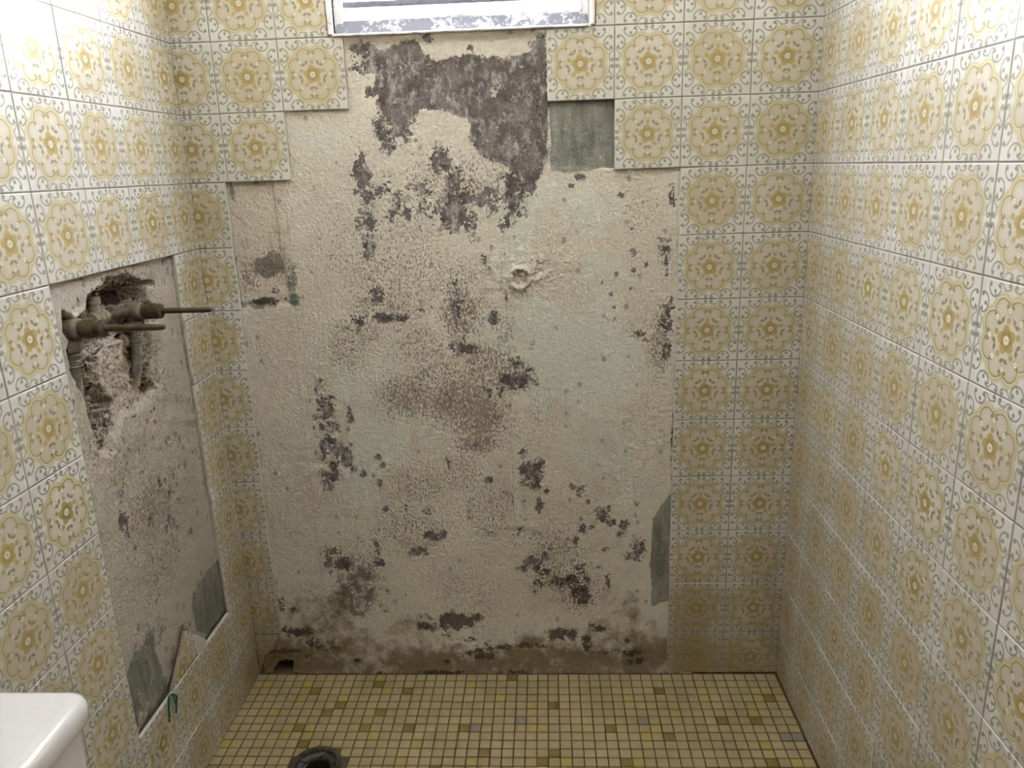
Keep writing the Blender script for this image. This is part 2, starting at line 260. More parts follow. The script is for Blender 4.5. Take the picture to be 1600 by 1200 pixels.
class MB:
    """collects pieces of one mesh"""

    def __init__(self):
        self.v, self.f = [], []

    def add(self, verts, faces):
        n = len(self.v)
        self.v += [tuple(p) for p in verts]
        self.f += [tuple(i + n for i in q) for q in faces]
        return self

    def box(self, x0, x1, y0, y1, z0, z1):
        v = [(x0, y0, z0), (x1, y0, z0), (x1, y1, z0), (x0, y1, z0), (x0, y0, z1), (x1, y0, z1), (x1, y1, z1), (x0, y1, z1)]
        return self.add(v, [(0, 3, 2, 1), (4, 5, 6, 7), (0, 1, 5, 4), (1, 2, 6, 5), (2, 3, 7, 6), (3, 0, 4, 7)])

    def rings(self, rings, cap0=True, cap1=True, closed=True):
        n = len(rings[0])
        v = [p for r in rings for p in r]
        f = []
        for a in range(len(rings) - 1):
            for i in range(n if closed else n - 1):
                j = (i + 1) % n
                f.append((a * n + i, a * n + j, (a + 1) * n + j, (a + 1) * n + i))
        if cap0:
            f.append(tuple(range(n))[::-1])
        if cap1:
            f.append(tuple((len(rings) - 1) * n + i for i in range(n)))
        return self.add(v, f)

    def lathe(self, origin, axis, profile, n=20, cap0=True, cap1=True, phase=0.0):
        """profile: (distance along axis, radius)"""
        ax = Vector(axis).normalized()
        up = Vector((0, 0, 1)) if abs(ax.z) < 0.9 else Vector((0, 1, 0))
        e1 = ax.cross(up).normalized()
        e2 = ax.cross(e1).normalized()
        o = Vector(origin)
        rings = []
        for (d, r) in profile:
            rings.append([o + ax * d + (e1 * math.cos(phase + 2 * math.pi * i / n) + e2 * math.sin(phase + 2 * math.pi * i / n)) * r for i in range(n)])
        return self.rings(rings, cap0, cap1)

    def tube(self, pts, radii, n=12):
        pts = [Vector(p) for p in pts]
        if not isinstance(radii, (list, tuple)):
            radii = [radii] * len(pts)
        rings = []
        prev = None
        for i, p in enumerate(pts):
            a = pts[max(i - 1, 0)]
            b = pts[min(i + 1, len(pts) - 1)]
            t = (b - a).normalized()
            if prev is None:
                up = Vector((0, 0, 1)) if abs(t.z) < 0.9 else Vector((1, 0, 0))
                e1 = t.cross(up).normalized()
            else:
                e1 = (prev - t * prev.dot(t)).normalized()
            prev = e1
            e2 = t.cross(e1)
            rings.append([p + (e1 * math.cos(2 * math.pi * k / n) + e2 * math.sin(2 * math.pi * k / n)) * radii[i] for k in range(n)])
        return self.rings(rings)

    def build(self, name, mat, parent=None, smooth=False, bevel=0.0, segs=2):
        me = mesh_from(name, self.v, self.f, [mat], smooth=smooth)
        o = obj(name, me, parent)
        if bevel:
            md = o.modifiers.new('bevel', 'BEVEL')
            md.width, md.segments, md.limit_method = bevel, segs, 'ANGLE'
            md.angle_limit = math.radians(40)
        if smooth:
            try:
                me.set_sharp_from_angle(angle=math.radians(40))
            except Exception:
                pass
        return o


# ------------------------------------------------------------------ node helpers
class NT:
    def __init__(self, tree):
        self.t = tree
        self.n = tree.nodes
        self.l = tree.links

    def new(self, kind, **kw):
        nd = self.n.new(kind)
        for k, v in kw.items():
            setattr(nd, k, v)
        return nd

    def put(self, sock, val):
        if isinstance(val, bpy.types.NodeSocket):
            self.l.new(val, sock)
        elif val is not None:
            sock.default_value = val

    def m(self, op, a, b=None, c=None, clamp=False):
        nd = self.new('ShaderNodeMath', operation=op, use_clamp=clamp)
        self.put(nd.inputs[0], a)
        if b is not None:
            self.put(nd.inputs[1], b)
        if c is not None:
            self.put(nd.inputs[2], c)
        return nd.outputs[0]

    def add(self, a, b): return self.m('ADD', a, b)
    def sub(self, a, b): return self.m('SUBTRACT', a, b)
    def mul(self, a, b): return self.m('MULTIPLY', a, b)
    def mx(self, a, b): return self.m('MAXIMUM', a, b)
    def mn(self, a, b): return self.m('MINIMUM', a, b)
    def lin(self, a, k, c): return self.m('MULTIPLY_ADD', a, k, c, clamp=True)     # clamp(a*k+c)

    def vec(self, x, y, z=0.0):
        nd = self.new('ShaderNodeCombineXYZ')
        for s, v in zip(nd.inputs, (x, y, z)):
            self.put(s, v)
        return nd.outputs[0]

    def dist(self, p, c):
        nd = self.new('ShaderNodeVectorMath', operation='DISTANCE')
        self.put(nd.inputs[0], p)
        nd.inputs[1].default_value = (c[0], c[1], 0)
        return nd.outputs['Value']

    def dot(self, p, c):
        nd = self.new('ShaderNodeVectorMath', operation='DOT_PRODUCT')
        self.put(nd.inputs[0], p)
        nd.inputs[1].default_value = (c[0], c[1], 0)
        return nd.outputs['Value']

    def xyz(self, v):
        nd = self.new('ShaderNodeSeparateXYZ')
        self.put(nd.inputs[0], v)
        return nd.outputs

    def mix(self, fac, a, b):
        nd = self.new('ShaderNodeMix', data_type='RGBA')
        self.put(nd.inputs[0], fac)
        self.put(nd.inputs[6], a if isinstance(a, bpy.types.NodeSocket) else (*a, 1))
        self.put(nd.inputs[7], b if isinstance(b, bpy.types.NodeSocket) else (*b, 1))
        return nd.outputs[2]

    def noise(self, vec, scale, detail=4.0, rough=0.55, dist=0.0):
        nd = self.new('ShaderNodeTexNoise')
        self.put(nd.inputs['Vector'], vec)
        nd.inputs['Scale'].default_value = scale
        nd.inputs['Detail'].default_value = detail
        nd.inputs['Roughness'].default_value = rough
        nd.inputs['Distortion'].default_value = dist
        return nd.outputs['Fac']

    def voronoi(self, vec, scale, rand=1.0):
        nd = self.new('ShaderNodeTexVoronoi')
        self.put(nd.inputs['Vector'], vec)
        nd.inputs['Scale'].default_value = scale
        nd.inputs['Randomness'].default_value = rand
        return nd

    def scaled(self, vec, s):
        nd = self.new('ShaderNodeVectorMath', operation='MULTIPLY')
        self.put(nd.inputs[0], vec)
        nd.inputs[1].default_value = s
        return nd.outputs[0]

    def bump(self, height, strength, distance, normal=None):
        nd = self.new('ShaderNodeBump')
        nd.inputs['Strength'].default_value = strength
        nd.inputs['Distance'].default_value = distance
        self.put(nd.inputs['Height'], height)
        if normal is not None:
            self.put(nd.inputs['Normal'], normal)
        return nd.outputs[0]


def material(name):
    m = bpy.data.materials.new(name)
    m.use_nodes = True
    nt = NT(m.node_tree)
    bsdf = m.node_tree.nodes['Principled BSDF']
    return m, nt, bsdf


def coords(nt):
    return nt.new('ShaderNodeTexCoord').outputs['Object']


def simple_mat(name, col, rough=0.5, metal=0.0, var=0.25, scale=40.0, col2=None, bump=0.15, coat=0.0):
    m, nt, b = material(name)
    p = coords(nt)
    n = nt.noise(p, scale, 6, 0.6)
    c2 = col2 if col2 else tuple(c * (1 - var) for c in col)
    f = nt.lin(n, 3.0, -1.0)
    nt.put(b.inputs['Base Color'], nt.mix(f, col, c2))
    b.inputs['Roughness'].default_value = rough
    b.inputs['Metallic'].default_value = metal
    b.inputs['Coat Weight'].default_value = coat
    if bump:
        nt.put(b.inputs['Normal'], nt.bump(n, bump, 0.002))
    return m


# ------------------------------------------------------------------ glazed tile print
def tile_material():
    m, nt, b = material('printed_glazed_tile')
    uv = nt.new('ShaderNodeUVMap', uv_map='UVMap').outputs[0]
    s = nt.xyz(uv)
    x = nt.m('MULTIPLY_ADD', s[0], 2.0, -1.0)
    y = nt.m('MULTIPLY_ADD', s[1], 2.0, -1.0)
    ax, ay = nt.m('ABSOLUTE', x), nt.m('ABSOLUTE', y)
    u, v = nt.mx(ax, ay), nt.mn(ax, ay)
    P = nt.vec(u, v)
    Q = nt.vec(x, y)
    r = nt.dist(Q, (0, 0))
    rnd = nt.new('ShaderNodeObjectInfo').outputs['Random']

    def line(d, w, k=45.0):
        return nt.lin(nt.m('ABSOLUTE', d), -k, 0.5 + w * k)

    def disc(c, rad, k=45.0, pt=P):
        return nt.lin(nt.dist(pt, c), -k, 0.5 + rad * k)

    def arc(c, rad, w, halves):
        a = line(nt.sub(nt.dist(P, c), rad), w)
        for (nx, ny, h) in halves:                    # keep where n.p < h
            a = nt.mul(a, nt.lin(nt.dot(P, (nx, ny)), -45.0, 0.5 + 45.0 * h))
        return a

    # scroll border
    sc = arc((0.925, 0.105), 0.058, 0.014, [(0, 1, 0.125)])
    sc = nt.mx(sc, arc((1.02, 0.175), 0.162, 0.014, [(1, 0, 0.925), (0, 1, 0.30)]))
    sc = nt.mx(sc, arc((0.862, 0.375), 0.098, 0.014, [(-1, 0, -0.885)]))
    sc = nt.mx(sc, arc((0.895, 0.55), 0.19, 0.017, [(1, 0, 0.905)]))
    sc = nt.mx(sc, arc((0.80, 0.475), 0.07, 0.013, [(1, 0, 0.80)]))
    for c, rad in (((0.945, 0.105), 0.040), ((0.905, 0.415), 0.043), ((0.912, 0.705), 0.046), ((0.80, 0.54), 0.040), ((0.845, 0.24), 0.018)):
        sc = nt.mx(sc, disc(c, rad))

    # medallion
    dl = nt.dist(P, (0.49, 0.225))
    dm = nt.mn(nt.sub(dl, 0.235), nt.sub(r, 0.50))
    dh = nt.mn(dm, nt.sub(r, 0.655))
    halo = nt.mul(nt.lin(dh, -9.0, 1.22), nt.lin(dm, 60.0, 0.5))
    inner = nt.lin(dm, 6.5, 1.0)
    inside = nt.lin(dm, -60.0, 0.5)
    keep = nt.lin(v, 40.0, -1.2)
    rim = nt.mul(line(nt.add(dm, 0.010), 0.013), keep)
    rim_pale = nt.mul(line(nt.sub(dm, 0.022), 0.020), nt.lin(v, 40.0, -0.6))
    curl = nt.mx(disc((0.59, 0.085), 0.036), disc((0.425, 0.405), 0.03))
    curl = nt.mx(curl, arc((0.625, 0.095), 0.052, 0.014, [(0, 1, 0.11)]))
    pearl = nt.mx(disc((0.53, 0.0), 0.05), disc((0.362, 0.362), 0.055))
    pearl_ring = nt.mx(line(nt.sub(nt.dist(P, (0.53, 0)), 0.058), 0.009), line(nt.sub(nt.dist(P, (0.362, 0.362)), 0.063), 0.009))
    pearl_dot = nt.mx(disc((0.53, 0.0), 0.014), disc((0.362, 0.362), 0.014))

    # flower
    th = nt.m('ARCTAN2', y, x)
    pet = nt.m('ABSOLUTE', nt.m('SINE', nt.m('MULTIPLY_ADD', th, 2.5, 0.35)))
    petal = nt.lin(nt.sub(r, nt.m('MULTIPLY_ADD', pet, 0.085, 0.195)), -50.0, 0.5)
    seam = nt.mul(nt.lin(pet, -5.0, 1.3), petal)
    tf = nt.m('PINGPONG', nt.add(th, math.radians(54)), math.radians(36))
    F = nt.vec(nt.mul(r, nt.m('COSINE', tf)), nt.mul(r, nt.m('SINE', tf)))
    bud = nt.lin(nt.dist(F, (0.345, 0.0)), -40.0, 0.5 + 40 * 0.06)
    lf = nt.new('ShaderNodeVectorMath', operation='SUBTRACT')
    nt.put(lf.inputs[0], F)
    lf.inputs[1].default_value = (0.34, 0.175, 0)
    la = nt.m('ABSOLUTE', nt.dot(lf.outputs[0], (0.42, 0.907)))
    lb = nt.m('ABSOLUTE', nt.dot(lf.outputs[0], (0.907, -0.42)))
    leaf = nt.lin(nt.add(nt.mul(la, 1.9), lb), -30.0, 0.5 + 30 * 0.085)
    core = nt.mul(nt.lin(r, -9.0, 2.0), petal)
    eye = disc((0, 0), 0.085, pt=Q)
    eye_dot = disc((0, 0), 0.018, pt=Q)

    # colours
    tone = nt.mix(nt.m('FRACT', nt.mul(rnd, 7.31)), (0.66, 0.65, 0.615), (0.635, 0.625, 0.585))
    gold = nt.mix(nt.m('FRACT', nt.mul(rnd, 3.7)), (0.43, 0.345, 0.125), (0.41, 0.32, 0.15))
    c = nt.mix(nt.mul(halo, 0.92), tone, gold)
    c = nt.mix(nt.mul(inside, 0.8), c, (0.58, 0.54, 0.46))
    c = nt.mix(nt.mul(nt.mul(inner, inside), 0.50), c, gold)
    aged = nt.mul(nt.m('POWER', nt.m('FRACT', nt.mul(rnd, 17.9)), 1.6), 0.55)
    c = nt.mix(nt.mul(nt.mx(inside, halo), aged), c, (0.47, 0.385, 0.26))
    c = nt.mix(nt.mul(rim_pale, 0.8), c, (0.66, 0.58, 0.32))
    c = nt.mix(nt.mul(rim, 0.85), c, (0.27, 0.215, 0.085))
    c = nt.mix(nt.mul(curl, 0.85), c, (0.26, 0.205, 0.08))
    c = nt.mix(nt.mul(pearl_ring, 0.6), c, (0.36, 0.28, 0.11))
    c = nt.mix(pearl, c, (0.70, 0.66, 0.57))
    c = nt.mix(nt.mul(pearl_dot, 0.8), c, (0.28, 0.2, 0.08))
    c = nt.mix(nt.mul(leaf, 0.85), c, (0.20, 0.185, 0.11))
    c = nt.mix(nt.mul(bud, 0.8), c, (0.40, 0.29, 0.105))
    c = nt.mix(nt.mul(petal, 0.88), c, (0.44, 0.32, 0.095))
    c = nt.mix(nt.mul(core, 0.5), c, (0.24, 0.165, 0.045))
    c = nt.mix(nt.mul(seam, 0.45), c, (0.27, 0.175, 0.035))
    c = nt.mix(eye, c, (0.64, 0.60, 0.49))
    c = nt.mix(nt.mul(eye_dot, 0.9), c, (0.2, 0.13, 0.04))
    c = nt.mix(nt.mul(sc, 0.82), c, (0.17, 0.16, 0.105))
    # soap film and grime that has dried on the glaze
    geo = nt.new('ShaderNodeNewGeometry').outputs['Position']
    n1 = nt.noise(geo, 7.0, 5, 0.6)
    n2 = nt.noise(geo, 45.0, 4, 0.6)
    film = nt.mul(nt.lin(nt.add(n1, nt.mul(n2, 0.4)), 3.0, -1.45), 0.30)
    c = nt.mix(film, c, (0.36, 0.30, 0.17))
    # brown grime plus painted-in shade, deepening towards the floor and the back wall
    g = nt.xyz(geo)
    grime_shade = nt.m('MULTIPLY_ADD', n1, 0.9, nt.m('MULTIPLY_ADD', g[2], -1.5, nt.mul(g[1], 2.6)))
    c = nt.mix(nt.mul(nt.lin(grime_shade, 1.5, 0.22), 0.75), c, (0.23, 0.165, 0.06))
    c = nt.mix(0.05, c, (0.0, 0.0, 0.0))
    nt.put(b.inputs['Base Color'], c)
    nt.put(b.inputs['Roughness'], nt.m('MULTIPLY_ADD', nt.lin(n1, 2.0, -0.6), 0.12, 0.36))
    b.inputs['Specular IOR Level'].default_value = 0.42
    nt.put(b.inputs['Normal'], nt.bump(nt.noise(geo, 16.0, 1, 0.5), 0.10, 0.004))
    return m


# ------------------------------------------------------------------ bare plaster with worn paint
def plaster_material(name, left=False):
    m, nt, b = material(name)
    p = coords(nt)

    def attr(nm):
        nd = nt.new('ShaderNodeAttribute', attribute_name=nm)
        s = nt.new('ShaderNodeSeparateColor')
        nt.l.new(nd.outputs['Color'], s.inputs[0])
        return list(s.outputs[:3]) + [nd.outputs['Alpha']]

    purple, brown, mint, cement = attr('wear_a')
    dirt, pink, rust_and_shade, teal = attr('wear_b')
    nb = nt.noise(p, 34.0, 7, 0.70, 0.3)
    na = nt.noise(p, 150.0, 4, 0.72)
    nl = nt.noise(p, 5.0, 3, 0.6)
    ns = nt.noise(nt.scaled(p, (260.0, 260.0, 125.0)), 1.0, 4, 0.65)
    flake = nt.mx(nt.lin(nt.add(nt.mul(nb, 2.7), nt.mul(na, 1.9)), 1.0, -1.8), 0.10)     # mean near 0.5
    flake2 = nt.mx(nt.lin(nt.add(nt.mul(ns, 2.4), nt.mul(na, 1.2)), 1.0, -1.3), 0.13)
    soft = nt.mx(nt.lin(nt.add(nt.mul(nb, 1.5), nt.mul(nl, 1.5)), 1.0, -1.0), 0.10)

    def mask(d, thr, k):
        return nt.lin(nt.sub(d, thr), k, 0.0)

    mp = mask(purple, flake, 16.0)
    mb = mask(brown, flake2, 5.0)
    mm = mask(mint, soft, 8.0)
    mk = mask(pink, soft, 6.0)
    mc = mask(cement, soft, 6.0)
    md = mask(dirt, soft, 2.2)
    mr = mask(rust_and_shade, flake, 12.0)
    mt = mask(teal, flake2, 5.0)
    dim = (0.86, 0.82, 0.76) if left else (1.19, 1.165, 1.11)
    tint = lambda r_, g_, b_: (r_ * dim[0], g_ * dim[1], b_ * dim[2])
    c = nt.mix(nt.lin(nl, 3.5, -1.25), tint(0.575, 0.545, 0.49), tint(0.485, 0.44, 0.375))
    c = nt.mix(nt.lin(na, 5.0, -2.0), c, tint(0.61, 0.58, 0.525))
    c = nt.mix(nt.lin(nb, 6.0, -3.5), c, tint(0.47, 0.425, 0.36))
    c = nt.mix(nt.mul(mm, 0.8), c, tint(0.565, 0.585, 0.54))
    c = nt.mix(nt.mul(mk, 0.42), c, tint(0.50, 0.42, 0.365))
    cem = nt.mix(nt.lin(nt.noise(nt.scaled(p, (60.0, 60.0, 14.0)), 1.0, 5, 0.6), 3.0, -1.0), (0.275, 0.275, 0.235), (0.125, 0.13, 0.11))
    c = nt.mix(nt.mul(mc, 0.85), c, cem)
    c = nt.mix(nt.mul(mb, 0.75), c, (0.215, 0.155, 0.12))
    pur = nt.mix(nt.lin(nt.noise(nt.scaled(p, (1.0, 1.0, 0.6)), 55.0, 5, 0.75), 6.5, -3.15), (0.115, 0.088, 0.086), (0.44, 0.415, 0.41))
    pur = nt.mix(nt.lin(nt.noise(p, 14.0, 4, 0.6), 4.0, -1.9), pur, (0.25, 0.222, 0.222))
    c = nt.mix(nt.mul(mp, 0.93), c, pur)
    c = nt.mix(nt.mul(md, 0.88), c, (0.215, 0.152, 0.068))
    c = nt.mix(nt.mul(mr, 0.85), c, (0.075, 0.052, 0.04))
    c = nt.mix(nt.mul(mt, 0.7), c, (0.10, 0.14, 0.12))
    # chisel pocks and fly specks scattered over the surface
    vo = nt.voronoi(nt.scaled(p, (1.0, 1.0, 0.75)), 34.0)
    vs = nt.new('ShaderNodeSeparateColor')
    nt.l.new(vo.outputs['Color'], vs.inputs[0])
    pick = nt.lin(vs.outputs[0], 40.0, -24.0)
    pock = nt.mul(nt.lin(nt.add(vo.outputs['Distance'], nt.mul(na, 0.35)), -14.0, 5.2), pick)
    vo2 = nt.voronoi(p, 85.0)
    vs2 = nt.new('ShaderNodeSeparateColor')
    nt.l.new(vo2.outputs['Color'], vs2.inputs[0])
    speck = nt.mul(nt.lin(nt.add(vo2.outputs['Distance'], nt.mul(na, 0.3)), -14.0, 4.6), nt.lin(vs2.outputs[1], 40.0, -31.0))
    c = nt.mix(nt.mul(pock, 0.55), c, (0.24, 0.20, 0.155))
    c = nt.mix(nt.mul(speck, 0.6), c, (0.17, 0.14, 0.11))
    nt.put(b.inputs['Base Color'], c)
    b.inputs['Roughness'].default_value = 0.88
    b.inputs['Specular IOR Level'].default_value = 0.25
    h = nt.add(nt.mul(na, 0.42), nt.mul(nb, 0.20))
    h = nt.sub(h, nt.mul(nt.mx(mp, mr), 0.16))
    h = nt.sub(h, nt.mul(pock, 0.22))
    nt.put(b.inputs['Normal'], nt.bump(h, 0.9, 0.016))
    return m


M = {}
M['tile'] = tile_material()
M['plaster'] = plaster_material('worn_painted_plaster')
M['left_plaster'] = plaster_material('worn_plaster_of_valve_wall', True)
M['grout'] = simple_mat('grey_brown_grout', (0.30, 0.265, 0.215), 0.9, col2=(0.19, 0.165, 0.13), scale=60)
M['core'] = simple_mat('masonry_core', (0.30, 0.26, 0.2), 0.9, col2=(0.2, 0.17, 0.13), scale=25)
M['paint'] = simple_mat('brown_wall_paint', (0.22, 0.17, 0.12), 0.7, var=0.06, scale=6, bump=0.05)
M['ceiling'] = simple_mat('white_ceiling_paint', (0.86, 0.86, 0.86), 0.8, var=0.04, scale=5, bump=0.05)
M['bed'] = simple_mat('dark_floor_grout', (0.05, 0.035, 0.014), 0.9, col2=(0.11, 0.08, 0.035), scale=22)


def window_paint():
    m, nt, b = material('flaking_white_window_paint')
    p = coords(nt)
    n = nt.noise(p, 55.0, 8, 0.7)
    n2 = nt.noise(p, 9.0, 4, 0.6)
    f = nt.lin(nt.add(n, nt.mul(n2, 0.8)), 9.0, -8.4)
    nt.put(b.inputs['Base Color'], nt.mix(f, (0.78, 0.77, 0.76), (0.47, 0.46, 0.48)))
    b.inputs['Roughness'].default_value = 0.6
    nt.put(b.inputs['Normal'], nt.bump(nt.m('SUBTRACT', 1.0, f), 0.5, 0.0015))
    return m


def sill_paint():
    m, nt, b = material('weathered_grey_sill_with_white_flakes')
    p = coords(nt)
    n = nt.noise(p, 85.0, 8, 0.72)
    n2 = nt.noise(p, 16.0, 4, 0.6)
    f = nt.lin(nt.add(n, nt.mul(n2, 0.9)), 14.0, -13.7)
    nt.put(b.inputs['Base Color'], nt.mix(f, (0.15, 0.15, 0.175), (0.46, 0.46, 0.47)))
    b.inputs['Roughness'].default_value = 0.75
    nt.put(b.inputs['Normal'], nt.bump(f, 0.5, 0.0015))
    return m


M['window'] = window_paint()
M['sill'] = sill_paint()
M['slat'] = simple_mat('painted_metal_louvre', (0.55, 0.55, 0.60), 0.45, var=0.15, scale=30, bump=0.05)
M['rail'] = simple_mat('lilac_grey_rail_paint', (0.24, 0.24, 0.31), 0.6, var=0.3, scale=60, bump=0.1)
M['brass'] = simple_mat('tarnished_brass', (0.15, 0.11, 0.06), 0.5, 0.6, col2=(0.06, 0.048, 0.032), scale=70, bump=0.4)
M['verdigris'] = simple_mat('corroded_fitting', (0.27, 0.225, 0.16), 0.7, 0.2, col2=(0.13, 0.11, 0.08), scale=60, bump=0.4)
M['limed'] = simple_mat('lime_crusted_pipe', (0.36, 0.33, 0.26), 0.85, 0.0, col2=(0.10, 0.105, 0.09), scale=55, bump=0.6)
M['porcelain'] = simple_mat('white_glazed_china', (0.62, 0.61, 0.585), 0.12, var=0.03, scale=8, bump=0.0)
M['chrome'] = simple_mat('dull_chrome', (0.6, 0.6, 0.6), 0.25, 1.0, var=0.2, scale=40, bump=0.05)
M['bronze'] = simple_mat('corroded_drain_metal', (0.13, 0.11, 0.085), 0.55, 0.5, col2=(0.05, 0.045, 0.035), scale=60, bump=0.4)
M['void'] = simple_mat('wet_black_drain', (0.012, 0.01, 0.008), 0.6, var=0.3, bump=0.1)
M['teal'] = simple_mat('teal_plastic_fibre', (0.010, 0.13, 0.105), 0.5, var=0.4, scale=90, bump=0.1)
M['door'] = simple_mat('brown_door_varnish', (0.22, 0.14, 0.08), 0.5, var=0.05, scale=6, bump=0.02)
M['bisque'] = simple_mat('raw_tile_clay', (0.33, 0.27, 0.20), 0.9, var=0.2, scale=60)


def mosaic(name, col, k):
    m, nt, b = material(name)
    p = nt.new('ShaderNodeNewGeometry').outputs['Position']
    n = nt.noise(p, 9.0 + k, 5, 0.6)
    n2 = nt.noise(p, 160.0, 5, 0.65)
    c = nt.mix(nt.lin(n, 2.5, -0.8), col, tuple(q * 0.8 for q in col))
    c = nt.mix(nt.lin(n2, 9.0, -5.6), c, (0.10, 0.075, 0.035))
    nt.put(b.inputs['Base Color'], c)
    b.inputs['Roughness'].default_value = 0.55
    nt.put(b.inputs['Normal'], nt.bump(n2, 0.2, 0.001))
    return m


MOS = [mosaic('mosaic_cream', (0.40, 0.315, 0.165), 0), mosaic('mosaic_buff', (0.375, 0.295, 0.15), 0),
       mosaic('mosaic_yellow', (0.41, 0.32, 0.09), 2), mosaic('mosaic_olive', (0.22, 0.155, 0.03), 3), mosaic('mosaic_grey', (0.26, 0.22, 0.17), 4)]

# ------------------------------------------------------------------ tile meshes
_tile_cache = {}


def tile_mesh(u0, u1, v0, v1, w, h):
    """a glazed tile in its own X (across), Z (up) plane, face at y=0 towards -Y; u,v: cut of the print it shows"""
    key = tuple(round(q, 3) for q in (u0, u1, v0, v1, w, h))
    if key in _tile_cache:
        return _tile_cache[key]
    e = 0.0014
    hx, hz = w / 2, h / 2
    ring = lambda ix, y: [(-hx + ix, y, -hz + ix), (hx - ix, y, -hz + ix), (hx - ix, y, hz - ix), (-hx + ix, y, hz - ix)]
    v = ring(e, 0.0) + ring(0.0, 0.0009) + ring(0.0, THICK)
    f = [(0, 1, 2, 3)]
    for a in (0, 4):
        for i in range(4):
            j = (i + 1) % 4
            f.append((a + i, a + 4 + i, a + 4 + j, a + j))
    f.append((11, 10, 9, 8))
    uv = [(u0 + (q[0] + hx) / w * (u1 - u0), v0 + (q[2] + hz) / h * (v1 - v0)) for q in v]
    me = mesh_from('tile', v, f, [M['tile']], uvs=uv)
    _tile_cache[key] = me
    return me


def poly_tile_mesh(name, pts, cx, cz):
    """broken tile: outline in metres (across, up) on the grid cell whose centre is cx, cz"""
    n = len(pts)
    v = [(p[0], 0.0, p[1]) for p in pts] + [(p[0], THICK, p[1]) for p in pts]
    f = [tuple(range(n)), tuple(range(2 * n - 1, n - 1, -1))]
    for i in range(n):
        j = (i + 1) % n
        f.append((i, i + n, j + n, j))
    uv = [((p[0] - cx) / T + 0.5, (p[2] - cz) / TZ + 0.5) for p in v]
    me = mesh_from(name, v, f, [M['tile'], M['bisque']], uvs=uv, mat_idx=[0, 1] + [1] * n)
    return me


def put_tile(parent, wall, a0, a1, z0, z1, u0=0.0, u1=1.0, v0=0.0, v1=1.0, dz=0.0):
    """a0..a1 along the wall (X for the back wall, -Y for the side walls)"""
    if a0 <= 0.0:
        a0 = -0.0016
    if wall == 'back' and abs(a1 - ROOM_W) < 1e-6:
        a1 = ROOM_W + 0.0016
    w, h = a1 - a0 - 2 * GAP, z1 - z0 - 2 * GAP
    me = tile_mesh(u0, u1, v0, v1, w, h)
    ca, cz = (a0 + a1) / 2, (z0 + z1) / 2 + dz
    lift = random.uniform(0, 0.0007)
    if wall == 'back':
        o = obj('tile', me, parent, (ca, -lift, cz))
        base = (0, 0, 0)
    elif wall == 'left':                           # faces +X
        o = obj('tile', me, parent, (lift, -ca, cz))
        base = (0, 0, math.pi / 2)
    else:                                          # faces -X
        o = obj('tile', me, parent, (ROOM_W - lift, -ca, cz))
        base = (0, 0, -math.pi / 2)
    o.rotation_euler = (base[0] + random.gauss(0, 0.0022), base[1] + random.gauss(0, 0.0018), base[2] + random.gauss(0, 0.0022))
    return o


# ------------------------------------------------------------------ relief and wear fields
rng = np.random.default_rng(11)


def value_noise(A, Z, scale):
    lat = rng.random((256, 256))
    a, z = A * scale + 500.3, Z * scale + 300.7
    i, j = np.floor(a).astype(int), np.floor(z).astype(int)
    fa, fz = a - i, z - j
    fa, fz = fa * fa * (3 - 2 * fa), fz * fz * (3 - 2 * fz)
    g = lambda di, dj: lat[(i + di) % 256, (j + dj) % 256]
    return (g(0, 0) * (1 - fa) + g(1, 0) * fa) * (1 - fz) + (g(0, 1) * (1 - fa) + g(1, 1) * fa) * fz - 0.5


def fbm(A, Z, scale, octs=4):
    s, amp, tot = 0, 1.0, 0
    for o in range(octs):
        s = s + value_noise(A, Z, scale * 2 ** o) * amp
        tot += amp
        amp *= 0.55
    return s / tot


def poly_sd(A, Z, pts):
    """signed distance, positive inside"""
    d = np.full(A.shape, 9.0)
    inside = np.zeros(A.shape, bool)
    n = len(pts)
    for k in range(n):
        (x0, y0), (x1, y1) = pts[k], pts[(k + 1) % n]
        ex, ey = x1 - x0, y1 - y0
        t = np.clip(((A - x0) * ex + (Z - y0) * ey) / (ex * ex + ey * ey + 1e-12), 0, 1)
        d = np.minimum(d, np.hypot(A - x0 - t * ex, Z - y0 - t * ey))
        if y0 != y1:
            cond = ((y0 > Z) != (y1 > Z)) & (A < (x1 - x0) * (Z - y0) / (y1 - y0) + x0)
            inside ^= cond
    return np.where(inside, d, -d)


def field(spec, A, Z, soft=0.012):
    out = np.zeros(A.shape)
    if not spec:
        return out
    for pts, s in spec.get('polys', []):
        out = np.maximum(out, s * np.clip(poly_sd(A, Z, pts) / soft + 0.65, 0, 1))
    for (a, z, ra, rz, s) in spec.get('ells', []):
        ra, rz = max(ra, 0.003), max(rz, 0.003)
        sel = (np.abs(A - a) < ra * 1.6) & (np.abs(Z - z) < rz * 1.6)
        if not sel.any():
            continue
        q = np.hypot((A[sel] - a) / ra, (Z[sel] - z) / rz)
        out[sel] = np.maximum(out[sel], s * np.clip((1.6 - q) / 1.1, 0, 1))
    return out


